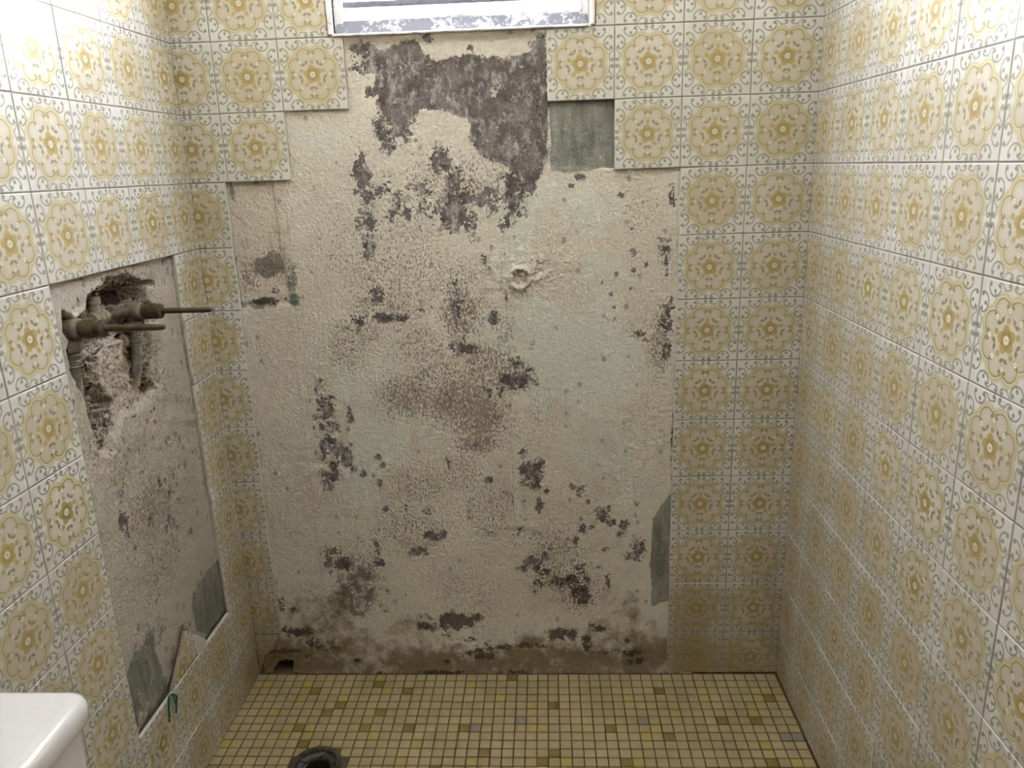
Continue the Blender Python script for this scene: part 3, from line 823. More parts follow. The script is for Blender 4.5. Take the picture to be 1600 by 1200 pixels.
def relief_object(name, A, Z, to_xyz, wear_a, wear_b, mat, parent, flip=False):
    na, nz = A.shape
    co = to_xyz.reshape(-1, 3)
    idx = np.arange(na * nz).reshape(na, nz)
    q = np.stack([idx[:-1, :-1], idx[1:, :-1], idx[1:, 1:], idx[:-1, 1:]], -1).reshape(-1, 4)
    if flip:
        q = q[:, ::-1]
    me = bpy.data.meshes.new(name)
    me.vertices.add(len(co))
    me.vertices.foreach_set('co', co.astype(np.float32).ravel())
    me.loops.add(q.size)
    me.loops.foreach_set('vertex_index', q.astype(np.int32).ravel())
    me.polygons.add(len(q))
    me.polygons.foreach_set('loop_start', np.arange(0, q.size, 4, dtype=np.int32))
    me.polygons.foreach_set('use_smooth', np.ones(len(q), bool))
    me.update(calc_edges=True)
    for nm, w in (('wear_a', wear_a), ('wear_b', wear_b)):
        at = me.attributes.new(nm, 'FLOAT_COLOR', 'POINT')
        at.data.foreach_set('color', np.stack(w, -1).reshape(-1, 4).astype(np.float32).ravel())
    me.materials.append(mat)
    return obj(name, me, parent)


# ------------------------------------------------------------------ the room
cm = MB()
cm.box(-0.25, ROOM_W + 0.25, FRONT - 0.15, 0.25, CEIL, CEIL + 0.12)
ceiling = structure(cm.build('ceiling', M['ceiling']), 'white painted bathroom ceiling above the tiled walls', 'ceiling')

WX0, WX1, WZ0, WZ1 = 0.372, 0.936, 1.648, 2.262      # window opening in the back wall
wm = MB()
wm.box(-0.25, WX0, 0.075, 0.20, -0.12, CEIL)
wm.box(WX1, ROOM_W + 0.25, 0.075, 0.20, -0.12, CEIL)
wm.box(WX0, WX1, 0.075, 0.20, -0.12, WZ0)
wm.box(WX0, WX1, 0.075, 0.20, WZ1, CEIL)
wall_back = structure(wm.build('wall_back', M['core']), 'back wall of the shower, bare worn plaster framed by patterned tiles', 'wall')

wm = MB()
wm.box(-0.25, -0.10, -1.20, 0.20, -0.12, CEIL)
wm.box(-0.25, -0.001, FRONT, -1.20, -0.12, CEIL)
wall_left = structure(wm.build('wall_left', M['paint']), 'left wall with patterned tiles around a stripped plaster panel', 'wall')

wm = MB()
wm.box(ROOM_W + 0.02, ROOM_W + 0.25, -1.20, 0.20, -0.12, CEIL)
wm.box(ROOM_W + 0.001, ROOM_W + 0.25, FRONT, -1.20, -0.12, CEIL)
wall_right = structure(wm.build('wall_right', M['paint']), 'right wall fully covered with yellow medallion tiles', 'wall')

DX0, DX1, DZ = 0.58, 1.32, 2.04                     # doorway behind the camera
wm = MB()
wm.box(-0.25, DX0, FRONT - 0.12, FRONT, -0.12, CEIL)
wm.box(DX1, ROOM_W + 0.25, FRONT - 0.12, FRONT, -0.12, CEIL)
wm.box(DX0, DX1, FRONT - 0.12, FRONT, DZ, CEIL)
wall_front = structure(wm.build('wall_front', M['paint']), 'painted wall with the doorway facing the shower', 'wall')
tm = MB()
tm.box(DX0 - 0.06, DX0, FRONT, FRONT + 0.015, 0, DZ + 0.06)
tm.box(DX1, DX1 + 0.06, FRONT, FRONT + 0.015, 0, DZ + 0.06)
tm.box(DX0, DX1, FRONT, FRONT + 0.015, DZ, DZ + 0.06)
structure(tm.build('trim_1', M['door']), 'brown wooden door casing around the doorway opposite the shower', 'trim')

dm = MB()
dm.box(DX0 + 0.003, DX1 - 0.003, FRONT - 0.06, FRONT - 0.02, 0.008, DZ - 0.003)
door = structure(dm.build('door_1', M['door'], bevel=0.002), 'brown varnished bathroom door, shut, facing the shower', 'door')
for (za, zb_) in ((0.18, 0.92), (1.06, 1.88)):
    pm = MB()
    pm.box(DX0 + 0.13, DX1 - 0.13, FRONT - 0.021, FRONT - 0.014, za, zb_)
    pm.build('door_panel', M['door'], door, bevel=0.004)
km = MB()
km.lathe((DX0 + 0.065, FRONT - 0.02, 0.98), (0, 1, 0), [(0.0, 0.026), (0.006, 0.026), (0.009, 0.011), (0.035, 0.011), (0.042, 0.024), (0.058, 0.027), (0.068, 0.018)], 20)
km.build('door_knob', M['chrome'], door, smooth=True)

# ------------------------------------------------------------------ back wall tiles
XJ = lambda i: (i + 8.6064) * T                     # joint i of the back wall grid


def left_edge(z):                                   # the cut column by the left corner runs slightly out of plumb
    return 0.0725 + 0.0105 * min(z, 1.5) / 1.2 + (0.005 if z > 1.4 else 0.0)


ROWS = [(zj(k), zj(k + 1), 0.0) for k in range(-7, 8)]
BOT = zj(-7)


back_cells = []                                     # for the grout bed


def add_back(a0, a1, z0, z1, u0=0.0, u1=1.0, v0=0.0, v1=1.0):
    put_tile(wall_back, 'back', a0, a1, z0, z1, u0, u1, v0, v1)
    back_cells.append((a0, a1, z0, z1))


for k in range(-8, 8):
    z0, z1 = (zj(k), zj(k + 1)) if k > -8 else (0.0, BOT)
    v0 = 0.0 if k > -8 else 1.0 - BOT / TZ
    # cut column in the left corner
    if k >= 1:
        add_back(0.0, XJ(-8), z0, z1, 1 - XJ(-8) / T, 1.0, v0)
    elif k > -8:
        e = left_edge((z0 + z1) / 2)
        add_back(0.0, e, z0, z1, 1 - e / T, 1.0, v0)
    # full columns that are still up on the left
    if k >= 3:
        add_back(XJ(-8), XJ(-7), z0, z1)
        if z0 < WZ1:
            add_back(XJ(-7), WX0 - 0.014, z0, z1, 0.0, (WX0 - 0.014 - XJ(-7)) / T)
    elif k == 2:
        add_back(XJ(-8), XJ(-7), z0, z1)
        add_back(XJ(-7), XJ(-6), z0, z1)
    elif k == 1:
        add_back(XJ(-8), XJ(-7), z0, z1)
    # right
    first = {2: -3, 1: -2}.get(k, -1 if k < 1 else None)
    if k >= 3:
        if z0 < WZ1:
            add_back(WX1 + 0.013, XJ(-2), z0, z1, 1 - (XJ(-2) - WX1 - 0.013) / T, 1.0)
        first = -2
    for i in range(first, 0):
        add_back(XJ(i), XJ(i + 1), z0, z1, 0, 1, v0)
    add_back(XJ(0), ROOM_W, z0, z1, 0.0, (ROOM_W - XJ(0)) / T, v0)
    if k == 7:
        for i in range(-7, -2):
            add_back(XJ(i), XJ(i + 1), z0, z1)

# the bottom tile of the cut column, broken away towards the hole
bt = [(0.001, 0.0), (0.006, 0.02), (0.020, 0.058), (0.034, 0.070), (0.050, 0.078), (0.056, 0.098), (0.0675, BOT - 0.006), (0.068, BOT - 0.0015), (0.001, BOT - 0.0015)]
me = poly_tile_mesh('broken_tile', bt, 0.0715 - T / 2, BOT - TZ / 2)
obj('broken_tile', me, wall_back, (0, 0, 0))


def grout_sheet(cells, wall, parent):
    """one bed of grout under the tiles, kept back from the free edges"""
    rnd = lambda q: round(q, 4)
    lefts = {(rnd(c[0]), rnd(c[2])) for c in cells}
    rights = {(rnd(c[1]), rnd(c[2])) for c in cells}
    bots = {(rnd(c[0]), rnd(c[2])) for c in cells}
    tops = {(rnd(c[0]), rnd(c[3])) for c in cells}

    def P(a, z, d):
        if wall == 'back':
            return (a, d, z)
        if wall == 'left':
            return (-d, -a, z)
        return (ROOM_W + d, -a, z)

    v, f = [], []
    ins = 0.004
    for (a0, a1, z0, z1) in cells:
        b0 = a0 if (rnd(a0), rnd(z0)) in rights or a0 <= 0.001 else a0 + ins
        b1 = a1 if (rnd(a1), rnd(z0)) in lefts or (wall == 'back' and a1 > ROOM_W - 0.001) else a1 - ins
        c0 = z0 if (rnd(a0), rnd(z0)) in tops or z0 <= 0.001 else z0 + ins
        c1 = z1 if (rnd(a0), rnd(z1)) in bots else z1 - ins
        n = len(v)
        v += [P(b0, c0, 0.0013), P(b1, c0, 0.0013), P(b1, c1, 0.0013), P(b0, c1, 0.0013)]
        f.append((n, n + 1, n + 2, n + 3))
    me = mesh_from('grout', v, f, [M['grout']])
    bm = bmesh.new()
    bm.from_mesh(me)
    bmesh.ops.remove_doubles(bm, verts=bm.verts, dist=0.0002)
    bm.to_mesh(me)
    bm.free()
    return obj('grout', me, parent)


grout_sheet(back_cells, 'back', wall_back)

# ------------------------------------------------------------------ back wall plaster
step = 0.0023
xs = np.arange(0.0, 1.21, step)
zs = np.arange(-0.004, 1.655, step)
A, Z = np.meshgrid(xs, zs, indexing='ij')
h = 0.0085 + 0.0022 * fbm(A, Z, 6.0, 3) + 0.0022 * fbm(A, Z, 40.0, 4) + 0.0012 * value_noise(A, Z, 160.0)
W = {k: field(s, A, Z) for k, s in BACK_WEAR.items()}
jag = 0.004 * fbm(A, Z, 30.0, 3)
# skim coat: the middle panel stands a little proud of the strips where tiles came off
edge_l = 0.196 + 0.012 * (1.3 - Z) / 1.3
h -= 0.0013 / (1 + np.exp(-(A - edge_l + jag) / 0.0015)) * np.clip((1.40 - Z) / 0.2, 0, 1)
# pocket of missing mortar beside the cut column, and the dark board pocket under the window
pock = poly_sd(A + jag, Z + jag, [(0.06, 1.045), (0.206, 1.046), (0.196, 1.15), (0.190, 1.40), (0.06, 1.40)])
h += 0.0035 / (1 + np.exp(-pock / 0.0012))
pk2 = poly_sd(A + jag, Z + jag, [(0.842, 1.352), (1.02, 1.345), (1.02, 1.52), (0.842, 1.52)])
h += 0.0040 / (1 + np.exp(-pk2 / 0.0012))
for q in (0.885, 0.912, 0.944):                      # vertical ridges in the pocket
    h -= 0.0016 * np.exp(-((A - q) / 0.003) ** 2) * (pk2 > 0.003)
pl_lip = np.clip((Z - 1.628) / 0.012, 0, 1) * (A > 0.39) * (A < 0.86)
h -= 0.007 * pl_lip                                  # mortar lip under the sill
# mortar cove along the floor
cove = np.clip((0.098 + 0.02 * fbm(A, Z, 9.0, 3) - Z) / 0.03, 0, 1)
h -= 0.0045 * cove
h -= 0.003 * np.clip((0.022 - Z) / 0.02, 0, 1) ** 2
# old shower-arm socket, plastered over: a ring with rough mortar around it
rr = np.hypot(A - 0.768, (Z - 1.099))
h -= 0.0090 * np.exp(-((rr - 0.024) / 0.0055) ** 2)
h += 0.004 * np.exp(-(rr / 0.010) ** 2)
rough_zone = np.exp(-((A - 0.775) / 0.085) ** 2 - ((Z - 1.115) / 0.062) ** 2)
h -= rough_zone * (0.0065 * np.abs(fbm(A, Z, 45.0, 4)) * 4 + 0.0015)
# flakes: paint thickness
h += 0.0011 * np.clip((W['purple'] - 0.5 - 0.7 * fbm(A, Z, 60.0, 3)) * 6, 0, 1)
# long cracks
crk = 0.733 + 0.006 * fbm(Z, A * 0 + 0.3, 7.0, 3)
h += 0.0018 * np.exp(-((A - crk) / 0.0016) ** 2) * ((Z > 0.35) & (Z < 1.33))
crk2 = 0.214 + 0.004 * fbm(Z, A * 0 + 2.3, 9.0, 3)
h += 0.0015 * np.exp(-((A - crk2) / 0.0014) ** 2) * ((Z > 0.62) & (Z < 1.05))
# rat hole by the floor in the left corner
hole = poly_sd(A, Z, [(0.036, -0.02), (0.042, 0.010), (0.056, 0.028), (0.074, 0.034), (0.094, 0.031), (0.090, 0.008), (0.084, -0.02)])
h += 0.052 / (1 + np.exp(-(hole + 0.3 * jag - 0.001) / 0.0016))
rim_hole = np.exp(-((hole + 0.012) / 0.010) ** 2)
h += 0.005 * rim_hole + 0.012 * rim_hole * np.abs(fbm(A, Z, 70.0, 3))
W['dirt'] = np.maximum(W['dirt'], np.clip(rim_hole * 0.9, 0, 1))
W['rust_and_shade'] = np.maximum(W['rust_and_shade'], 1.5 * (hole > -0.002))  # inside of the hole painted near-black to deepen its shade
W['purple'] = np.maximum(W['purple'], 0.8 * np.exp(-((A - crk) / 0.0022) ** 2) * ((Z > 0.35) & (Z < 1.33)) * 0.55)
xyz = np.stack([A, h, Z], -1)
relief_object('plaster', A, Z, xyz, [W['purple'], W['brown'], W['mint'], W['cement']], [W['dirt'], W['pink'], W['rust_and_shade'], W['teal']], M['plaster'], wall_back, flip=False)

# ------------------------------------------------------------------ left wall tiles
YL = lambda j: max(0.0, (j - 0.1394) * T)            # distance of joint j from the back wall
left_cells = []
for k in range(-8, 8):
    z0, z1 = (zj(k), zj(k + 1)) if k > -8 else (0.0, BOT)
    v0 = 0.0 if k > -8 else 1.0 - BOT / TZ
    for j in range(0, 9):
        if -6 <= k <= -1 and 1 <= j <= 3:
            continue
        a0, a1 = YL(j), YL(j + 1)
        # the face looks along +X: the print runs from the far tile edge to the corner
        u0, u1 = (0.0, 1.0) if j else (0.0, (a1 - a0) / T)
        left_cells.append((a0, a1, z0, z1))
        put_tile(wall_left, 'left', a0, a1, z0, z1, u0, u1, v0, 1.0)
grout_sheet(left_cells, 'left', wall_left)

# ------------------------------------------------------------------ right wall tiles
YR = lambda j: max(0.0, (j - 0.1238) * T)
right_cells = []
for k in range(-8, 8):
    z0, z1 = (zj(k), zj(k + 1)) if k > -8 else (0.0, BOT)
    v0 = 0.0 if k > -8 else 1.0 - BOT / TZ
    for j in range(0, 9):
        a0, a1 = YR(j), YR(j + 1)
        u0, u1 = (0.0, 1.0) if j else (1 - (a1 - a0) / T, 1.0)
        right_cells.append((a0, a1, z0, z1))
        put_tile(wall_right, 'right', a0, a1, z0, z1, u0, u1, v0, 1.0)
grout_sheet(right_cells, 'right', wall_right)

# ------------------------------------------------------------------ left wall plaster with the chiselled cavity
step = 0.0021
ys = np.arange(-0.615, -0.10, step)
zs = np.arange(0.255, 1.215, step)
A, Z = np.meshgrid(ys, zs, indexing='ij')
jg = 0.013 * fbm(A, Z, 34.0, 4)
d = 0.0095 + 0.002 * fbm(A, Z, 8.0, 3) + 0.002 * fbm(A, Z, 45.0, 4)
cav = poly_sd(A, Z, LEFT_WEAR['cavity']) + jg
inside = np.clip(cav, 0, 1)
d += (1 - np.exp(-inside / 0.008)) * (0.032 + 0.050 * fbm(A, Z, 18.0, 4) + 0.030 * fbm(A, Z, 55.0, 4) + 0.012 * value_noise(A, Z, 190.0))
deep = poly_sd(A, Z, LEFT_WEAR['deep']) + 0.5 * jg
d += 0.045 / (1 + np.exp(-(deep) / 0.002))
shal = poly_sd(A, Z, LEFT_WEAR['shallow']) + jg
d += (0.010 + 0.012 * fbm(A, Z, 60.0, 4)) / (1 + np.exp(-shal / 0.0035)) * (cav < 0.004)
ridge = np.exp(-((cav + 0.004) / 0.005) ** 2)
d -= 0.0022 * ridge * (0.4 + fbm(A, Z, 50.0, 3) * 2)
ringr = np.hypot((A + 0.335) / 0.8, Z - 0.865)
edge = A + 0.1315 + 0.006 * fbm(Z, A * 0 + 1.7, 14.0, 3)
d -= 0.0015 * np.clip((A + 0.160) / 0.03, 0, 1)
d += 0.008 * np.exp(-(edge / 0.0022) ** 2)            # open crack beside the tiles by the corner
d += 0.013 * np.clip((0.2865 - Z) / 0.004, 0, 1)
shd = poly_sd(A, Z, [(-0.455, 0.275), (-0.30, 0.275), (-0.335, 0.37), (-0.352, 0.372)])
d += 0.007 / (1 + np.exp(-(shd + 0.006 + 0.4 * jg) / 0.0015))
for (ya, za) in ((-0.27, 0.80), (-0.33, 0.70), (-0.21, 0.62), (-0.40, 0.60)):
    q = np.hypot((A - ya) / 1.0, (Z - za) / 1.6)
    d += 0.003 * np.exp(-(q / 0.008) ** 2)
L = {k: field(s, A, Z) for k, s in LEFT_WEAR.items() if isinstance(s, dict)}
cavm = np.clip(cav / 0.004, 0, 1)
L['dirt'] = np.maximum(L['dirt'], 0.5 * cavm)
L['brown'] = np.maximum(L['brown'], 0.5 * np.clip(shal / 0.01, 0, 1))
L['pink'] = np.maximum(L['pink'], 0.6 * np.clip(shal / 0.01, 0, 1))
L['cavity_dark'] = np.maximum(L['cavity_dark'], 0.28 * cavm)  # cavity coloured darker, its deep pocket darkest
L['cavity_dark'] = np.maximum(L['cavity_dark'], 0.95 * np.clip(deep / 0.006 + 0.3, 0, 1))
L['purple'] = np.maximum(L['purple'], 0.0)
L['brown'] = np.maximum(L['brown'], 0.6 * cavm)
xyz = np.stack([-d, A, Z], -1)
zero = np.zeros(A.shape)
relief_object('plaster', A, Z, xyz, [L['purple'], L['brown'], L['mint'], L['cement']], [L['dirt'], L['pink'], L['cavity_dark'], zero], M['left_plaster'], wall_left, flip=False)

# ------------------------------------------------------------------ floor
PM = 0.0282
MX0 = 0.8148 - PM * 28 - 0.5 * PM * 0
DRX, DRY, DRR = 0.2605, -0.343, 0.056
fm = MB()
S = 0.09
fm.box(-0.25, ROOM_W + 0.25, DRY + S, 0.20, -0.12, -0.0022)
fm.box(-0.25, ROOM_W + 0.25, FRONT - 0.12, DRY - S, -0.12, -0.0022)
fm.box(-0.25, DRX - S, DRY - S, DRY + S, -0.12, -0.0022)
fm.box(DRX + S, ROOM_W + 0.25, DRY - S, DRY + S, -0.12, -0.0022)
n = 32
vin, vout = [], []
for i in range(n):
    a = 2 * math.pi * i / n
    ca, sa = math.cos(a), math.sin(a)
    vin.append((DRX + ca * (DRR - 0.004), DRY + sa * (DRR - 0.004), -0.0022))
    q = S / max(abs(ca), abs(sa))
    vout.append((DRX + ca * q, DRY + sa * q, -0.0022))
fm.add(vin + vout, [(i, i + n, (i + 1) % n + n, (i + 1) % n) for i in range(n)])
floor = structure(fm.build('floor', M['bed']), 'shower floor of small cream and olive mosaic tiles', 'floor')

e = 0.0008
hs = PM / 2 - 0.0015
mosv = [(-hs + e, -hs + e, 0), (hs - e, -hs + e, 0), (hs - e, hs - e, 0), (-hs + e, hs - e, 0),
        (-hs, -hs, -0.0007), (hs, -hs, -0.0007), (hs, hs, -0.0007), (-hs, hs, -0.0007),
        (-hs, -hs, -0.003), (hs, -hs, -0.003), (hs, hs, -0.003), (-hs, hs, -0.003)]
mosf = [(0, 1, 2, 3)] + [(a + i, a + 4 + i, a + 4 + (i + 1) % 4, a + (i + 1) % 4) for a in (0, 4) for i in range(4)]
mos_me = []
for mt in MOS:
    mos_me.append(mesh_from('mosaic_tile', mosv, mosf, [mt]))
cells = []
for iy in range(0, 92):
    cy = -0.0095 - PM * (iy + 0.0) - PM / 2 + 0.004
    for ix in range(-2, 54):
        cx = MX0 + PM * (ix + 0.5)
        if cx < -PM * 0.2 or cx > ROOM_W + PM * 0.2 or cy < FRONT + 0.01:
            continue
        if math.hypot(cx - DRX, cy - DRY) < DRR + 0.009:
            continue
        kind = random.choices(range(5), (74, 16, 4.5, 4.5, 1))[0]
        cells.append((cx, cy, kind))


def cut_cell(cx, cy):
    """a cell cut by a wall: clip its vertices"""
    return cx - hs < 0.0 or cx + hs > ROOM_W or cy + hs > -0.002


front = [c for c in cells if -0.368 < c[1] < -0.02 and not cut_cell(c[0], c[1])]
front.sort(key=lambda c: (c[1], abs(c[0] - 0.75)))
parts = set()
for c in front[:300]:
    parts.add(c)
    o = obj('mosaic_tile', mos_me[c[2]], floor, (c[0] + random.gauss(0, 0.0002), c[1] + random.gauss(0, 0.0002), random.uniform(-0.0003, 0.0003)))
    o.rotation_euler = (random.gauss(0, 0.004), random.gauss(0, 0.004), random.gauss(0, 0.008))
mv, mf, mi = [], [], []
for c in cells:
    if c in parts:
        continue
    b0 = len(mv)
    a = random.gauss(0, 0.008)
    jz = random.uniform(-0.0003, 0.0003)
    for (x, y, z) in mosv:
        X = c[0] + x * math.cos(a) - y * math.sin(a)
        Y = c[1] + x * math.sin(a) + y * math.cos(a)
        mv.append((min(max(X, 0.0), ROOM_W), min(Y, -0.001), z + jz))
    mf += [tuple(i + b0 for i in q) for q in mosf]
    mi += [c[2]] * len(mosf)
me = mesh_from('mosaic_field', mv, mf, MOS, mat_idx=mi)
o = obj('mosaic_field', me, floor)
o['kind'] = 'stuff'

# ------------------------------------------------------------------ louvred window
win = MB()
y0, y1 = -0.001, 0.13
jl, jr = 0.392, 0.915                                # clear opening
zb, zt = 1.679, 2.235
win.box(WX0, jl, y0 + 0.012, y1, WZ0, WZ1)
win.box(jr, WX1, y0 + 0.012, y1, WZ0, WZ1)
win.box(jl, jr, y0 + 0.012, y1, zt, WZ1)
window = structure(win.build('window_1', M['window'], bevel=0.002), 'narrow louvred window with flaking white frame above the bare plaster', 'window')
sl = MB()
sl.rings([[(WX0 + 0.004, y0 - 0.004, 1.6485), (WX0 + 0.004, y0 + 0.016, 1.6785), (WX0 + 0.004, y1, 1.6785), (WX0 + 0.004, y1, 1.6485)],
          [(WX1 - 0.004, y0 - 0.004, 1.6485), (WX1 - 0.004, y0 + 0.016, 1.6785), (WX1 - 0.004, y1, 1.6785), (WX1 - 0.004, y1, 1.6485)]])
sill = sl.build('window_sill', M['sill'], window, bevel=0.002)
sill['label'] = 'weathered grey sill with white paint flakes'
nz = MB()
nz.tube([(WX0 - 0.002, -0.005, 1.6478), (0.52, -0.0052, 1.6474), (0.70, -0.0048, 1.6480), (WX1 + 0.002, -0.005, 1.6476)], 0.0028, 8)
nz.build('sill_edge', M['window'], window, smooth=True)
for xx, sgn in ((WX0 - 0.006, 1), (WX1 + 0.006, -1)):
    tr = MB()
    tr.tube([(xx, -0.0015, 1.650), (xx, -0.0015, 1.80), (xx, -0.0015, WZ1 + 0.004)], 0.0065, 10)
    tr.build('casing_bead', M['window'], window, smooth=True)
fr = MB()
fr.box(jl, jr, 0.040, 0.085, 1.679, 1.688)
fr.box(jl, jr, 0.050, 0.075, 1.688, 1.698)
fr.build('bottom_stop', M['window'], window, bevel=0.0015)
rl = MB()
rl.box(jl, jr, 0.020, 0.034, 1.7065, 1.7195)
rl.build('cross_rail', M['rail'], window, bevel=0.002)
pitch, sh, sd = 0.038, 0.008, 0.043
zc = 1.679 + 0.034
while zc < zt - 0.01:
    b = MB()
    yo, yi = 0.062 + sd / 2, 0.062 - sd / 2
    t = 0.0015
    prof = [(yi, zc + sh / 2 - t), (yi - 0.002, zc + sh / 2 - 0.001), (yi, zc + sh / 2 + t), ((yi + yo) / 2, zc + t + 0.0012), (yo, zc - sh / 2 + t), (yo + 0.001, zc - sh / 2 - 0.001), (yo, zc - sh / 2 - t), ((yi + yo) / 2, zc - t + 0.0012)]
    b.rings([[(jl + 0.001, y, z) for y, z in prof], [(jr - 0.001, y, z) for y, z in prof]])
    b.build('louvre_slat', M['slat'], window)
    zc += pitch

# ------------------------------------------------------------------ old shower valve in the cavity
vz = 1.098
valve = bpy.data.objects.new('shower_valve', None)
valve.empty_display_size = 0.05
valve.location = (-0.02, -0.41, vz)
COL.objects.link(valve)
tag(valve, 'tarnished two-stem brass shower valve exposed in the broken left wall', 'shower valve')


def vpart(name, mb, mat, smooth=True):
    o = mb.build(name, mat, None, smooth=smooth)
    o.parent = valve
    o.matrix_parent_inverse = Matrix.Translation(valve.location).inverted()
    return o


ya, yb = -0.523, -0.305
for (yy, dz, outx, stem_x, name) in ((ya, 0.006, 0.048, 0.156, 'near'), (yb, -0.003, 0.044, 0.146, 'far')):
    zc = vz + dz
    b = MB()
    b.lathe((-0.034, yy, zc), (1, 0, 0), [(0.0, 0.010), (0.003, 0.0165), (0.024, 0.0175), (0.028, 0.019), (0.034, 0.019), (0.038, 0.0165)], 20)
    body = vpart('valve_body', b, M['verdigris'])
    b = MB()
    b.lathe((0.0, yy, zc), (1, 0, 0), [(0.0, 0.0155), (0.004, 0.0155), (0.005, 0.013), (0.010, 0.013), (0.011, 0.0165), (0.030, 0.0165), (0.031, 0.0135), (outx - 0.008, 0.0135), (outx - 0.007, 0.0155), (outx - 0.003, 0.0155), (outx, 0.011)], 20)
    b.build('bonnet', M['brass'], body, smooth=True)
    b = MB()
    prof = [(outx - 0.002, 0.0075), (outx + 0.004, 0.0060)]
    nseg = 9
    for i in range(nseg):
        q = outx + 0.006 + (stem_x - outx - 0.014) * i / (nseg - 1)
        prof.append((q, 0.0056 + (0.0005 if i % 2 else 0)))
    prof += [(stem_x - 0.004, 0.0052), (stem_x, 0.0042)]
    b.lathe((0.0, yy, zc), (1, 0, 0), prof, 14)
    b.build('stem', M['brass'], body, smooth=True)
# cross pipe between the two bodies and its tee
b = MB()
b.tube([(-0.024, ya + 0.012, vz + 0.006), (-0.025, -0.45, vz + 0.006), (-0.024, -0.38, vz + 0.003), (-0.024, yb - 0.012, vz - 0.001)], [0.0115, 0.0105, 0.0105, 0.0115], 16)
vpart('cross_pipe', b, M['brass'])
b = MB()
b.lathe((-0.025, -0.425, vz + 0.005), (0, 1, 0), [(-0.022, 0.012), (-0.02, 0.0155), (-0.010, 0.0155), (-0.008, 0.0135), (0.012, 0.0135), (0.014, 0.016), (0.024, 0.016), (0.026, 0.012)], 16)
b.lathe((-0.027, -0.425, vz + 0.016), (0, 0, 1), [(0.0, 0.0125), (0.018, 0.0125), (0.019, 0.0145), (0.03, 0.0145), (0.032, 0.010)], 16)
vpart('tee_fitting', b, M['verdigris'])
# union nuts and supply pipes
for (yy, dz, zbot, lean, mat) in ((ya, 0.006, 0.895, 0.004, 'limed'), (yb, -0.003, 0.935, -0.012, 'limed')):
    zc = vz + dz
    b = MB()
    b.lathe((-0.020, yy, zc - 0.010), (0, 0, -1), [(0.0, 0.0125), (0.012, 0.0125)], 16)
    b.lathe((-0.020, yy, zc - 0.020), (0, 0, -1), [(0.0, 0.017), (0.002, 0.0195), (0.020, 0.0195), (0.022, 0.016)], 6, phase=0.3)
    vpart('union_nut', b, M['verdigris'], smooth=False)
    b = MB()
    prof = [(0.0, 0.0135)]
    for i in range(6):
        prof += [(0.003 + 0.005 * i, 0.0138), (0.0055 + 0.005 * i, 0.0118)]
    b.lathe((-0.021, yy, zc - 0.040), (0, 0, -1), prof, 16)
    vpart('threaded_adapter', b, M['limed'])
    b = MB()
    b.tube([(-0.022, yy, zc - 0.066), (-0.024, yy + lean * 0.3, zc - 0.09), (-0.027, yy + lean, zc - 0.13), (-0.034, yy + lean * 1.2, zbot)], [0.0105, 0.0105, 0.010, 0.0095], 14)
    vpart('supply_pipe', b, M[mat])

# ------------------------------------------------------------------ tile shard on the ledge
zl = zj(-6) + 0.0005
pts = [(-0.436, 0.0), (-0.259, 0.0), (-0.270, 0.020), (-0.341, 0.088)]
# outline in the wall plane: across = +Y, up = Z; leaned out against the plaster
n = len(pts)
dirs = []
v = []
for off in (0.0, -THICK):
    for (yy, hh) in pts:
        v.append((-0.0005 - hh * 0.02 + off, yy + 0.341, hh))
f = [tuple(range(n)), tuple(range(2 * n - 1, n - 1, -1))] + [(i, i + n, (i + 1) % n + n, (i + 1) % n) for i in range(n)]
uv = [((q[1] + 0.12) / T, q[2] / TZ * 1.05 + 0.42) for q in v]
me = mesh_from('tile_shard', v, f, [M['tile'], M['bisque']], uvs=uv, mat_idx=[0, 1] + [1] * n)
shard = obj('tile_shard', me, None, (0.0, -0.341, zl))
tag(shard, 'broken triangular tile shard leaning on the ledge of the stripped left wall', 'tile shard')

# ------------------------------------------------------------------ scrap of teal cord hooked over the ledge
def cord(pts, rad):
    b = MB()
    P = [Vector(p) for p in pts]
    out = []
    for i in range(len(P) - 1):                        # Catmull-Rom
        p0, p1, p2, p3 = P[max(i - 1, 0)], P[i], P[i + 1], P[min(i + 2, len(P) - 1)]
        for s in range(5):
            t = s / 5
            out.append(0.5 * ((2 * p1) + (p2 - p0) * t + (2 * p0 - 5 * p1 + 4 * p2 - p3) * t * t + (-p0 + 3 * p1 - 3 * p2 + p3) * t ** 3))
    out.append(P[-1])
    rads = [rad * (0.7 + 0.6 * random.random()) for _ in out]
    b.tube(out, rads, 7)
    return b


ck = bpy.data.objects.new('cord_scrap', None)
ck.empty_display_size = 0.02
ck.location = (0.003, -0.455, zl)
COL.objects.link(ck)
tag(ck, 'frayed scrap of teal cord hooked over the left wall ledge', 'cord')
zt_ = zl
strands = [[(0.0055, -0.478, zt_ - 0.045), (0.0055, -0.474, zt_ - 0.024), (0.005, -0.470, zt_ - 0.006), (0.003, -0.462, zt_ + 0.003), (0.004, -0.452, zt_ + 0.004), (0.006, -0.447, zt_ - 0.006), (0.0065, -0.445, zt_ - 0.026), (0.006, -0.448, zt_ - 0.046)],
           [(0.0058, -0.474, zt_ - 0.038), (0.006, -0.471, zt_ - 0.018), (0.005, -0.464, zt_ + 0.0015), (0.003, -0.456, zt_ + 0.005), (0.006, -0.444, zt_ - 0.001), (0.008, -0.441, zt_ - 0.018), (0.007, -0.445, zt_ - 0.036)],
           [(0.006, -0.450, zt_ + 0.002), (0.009, -0.441, zt_ - 0.008), (0.008, -0.440, zt_ - 0.022), (0.006, -0.446, zt_ - 0.032)]]
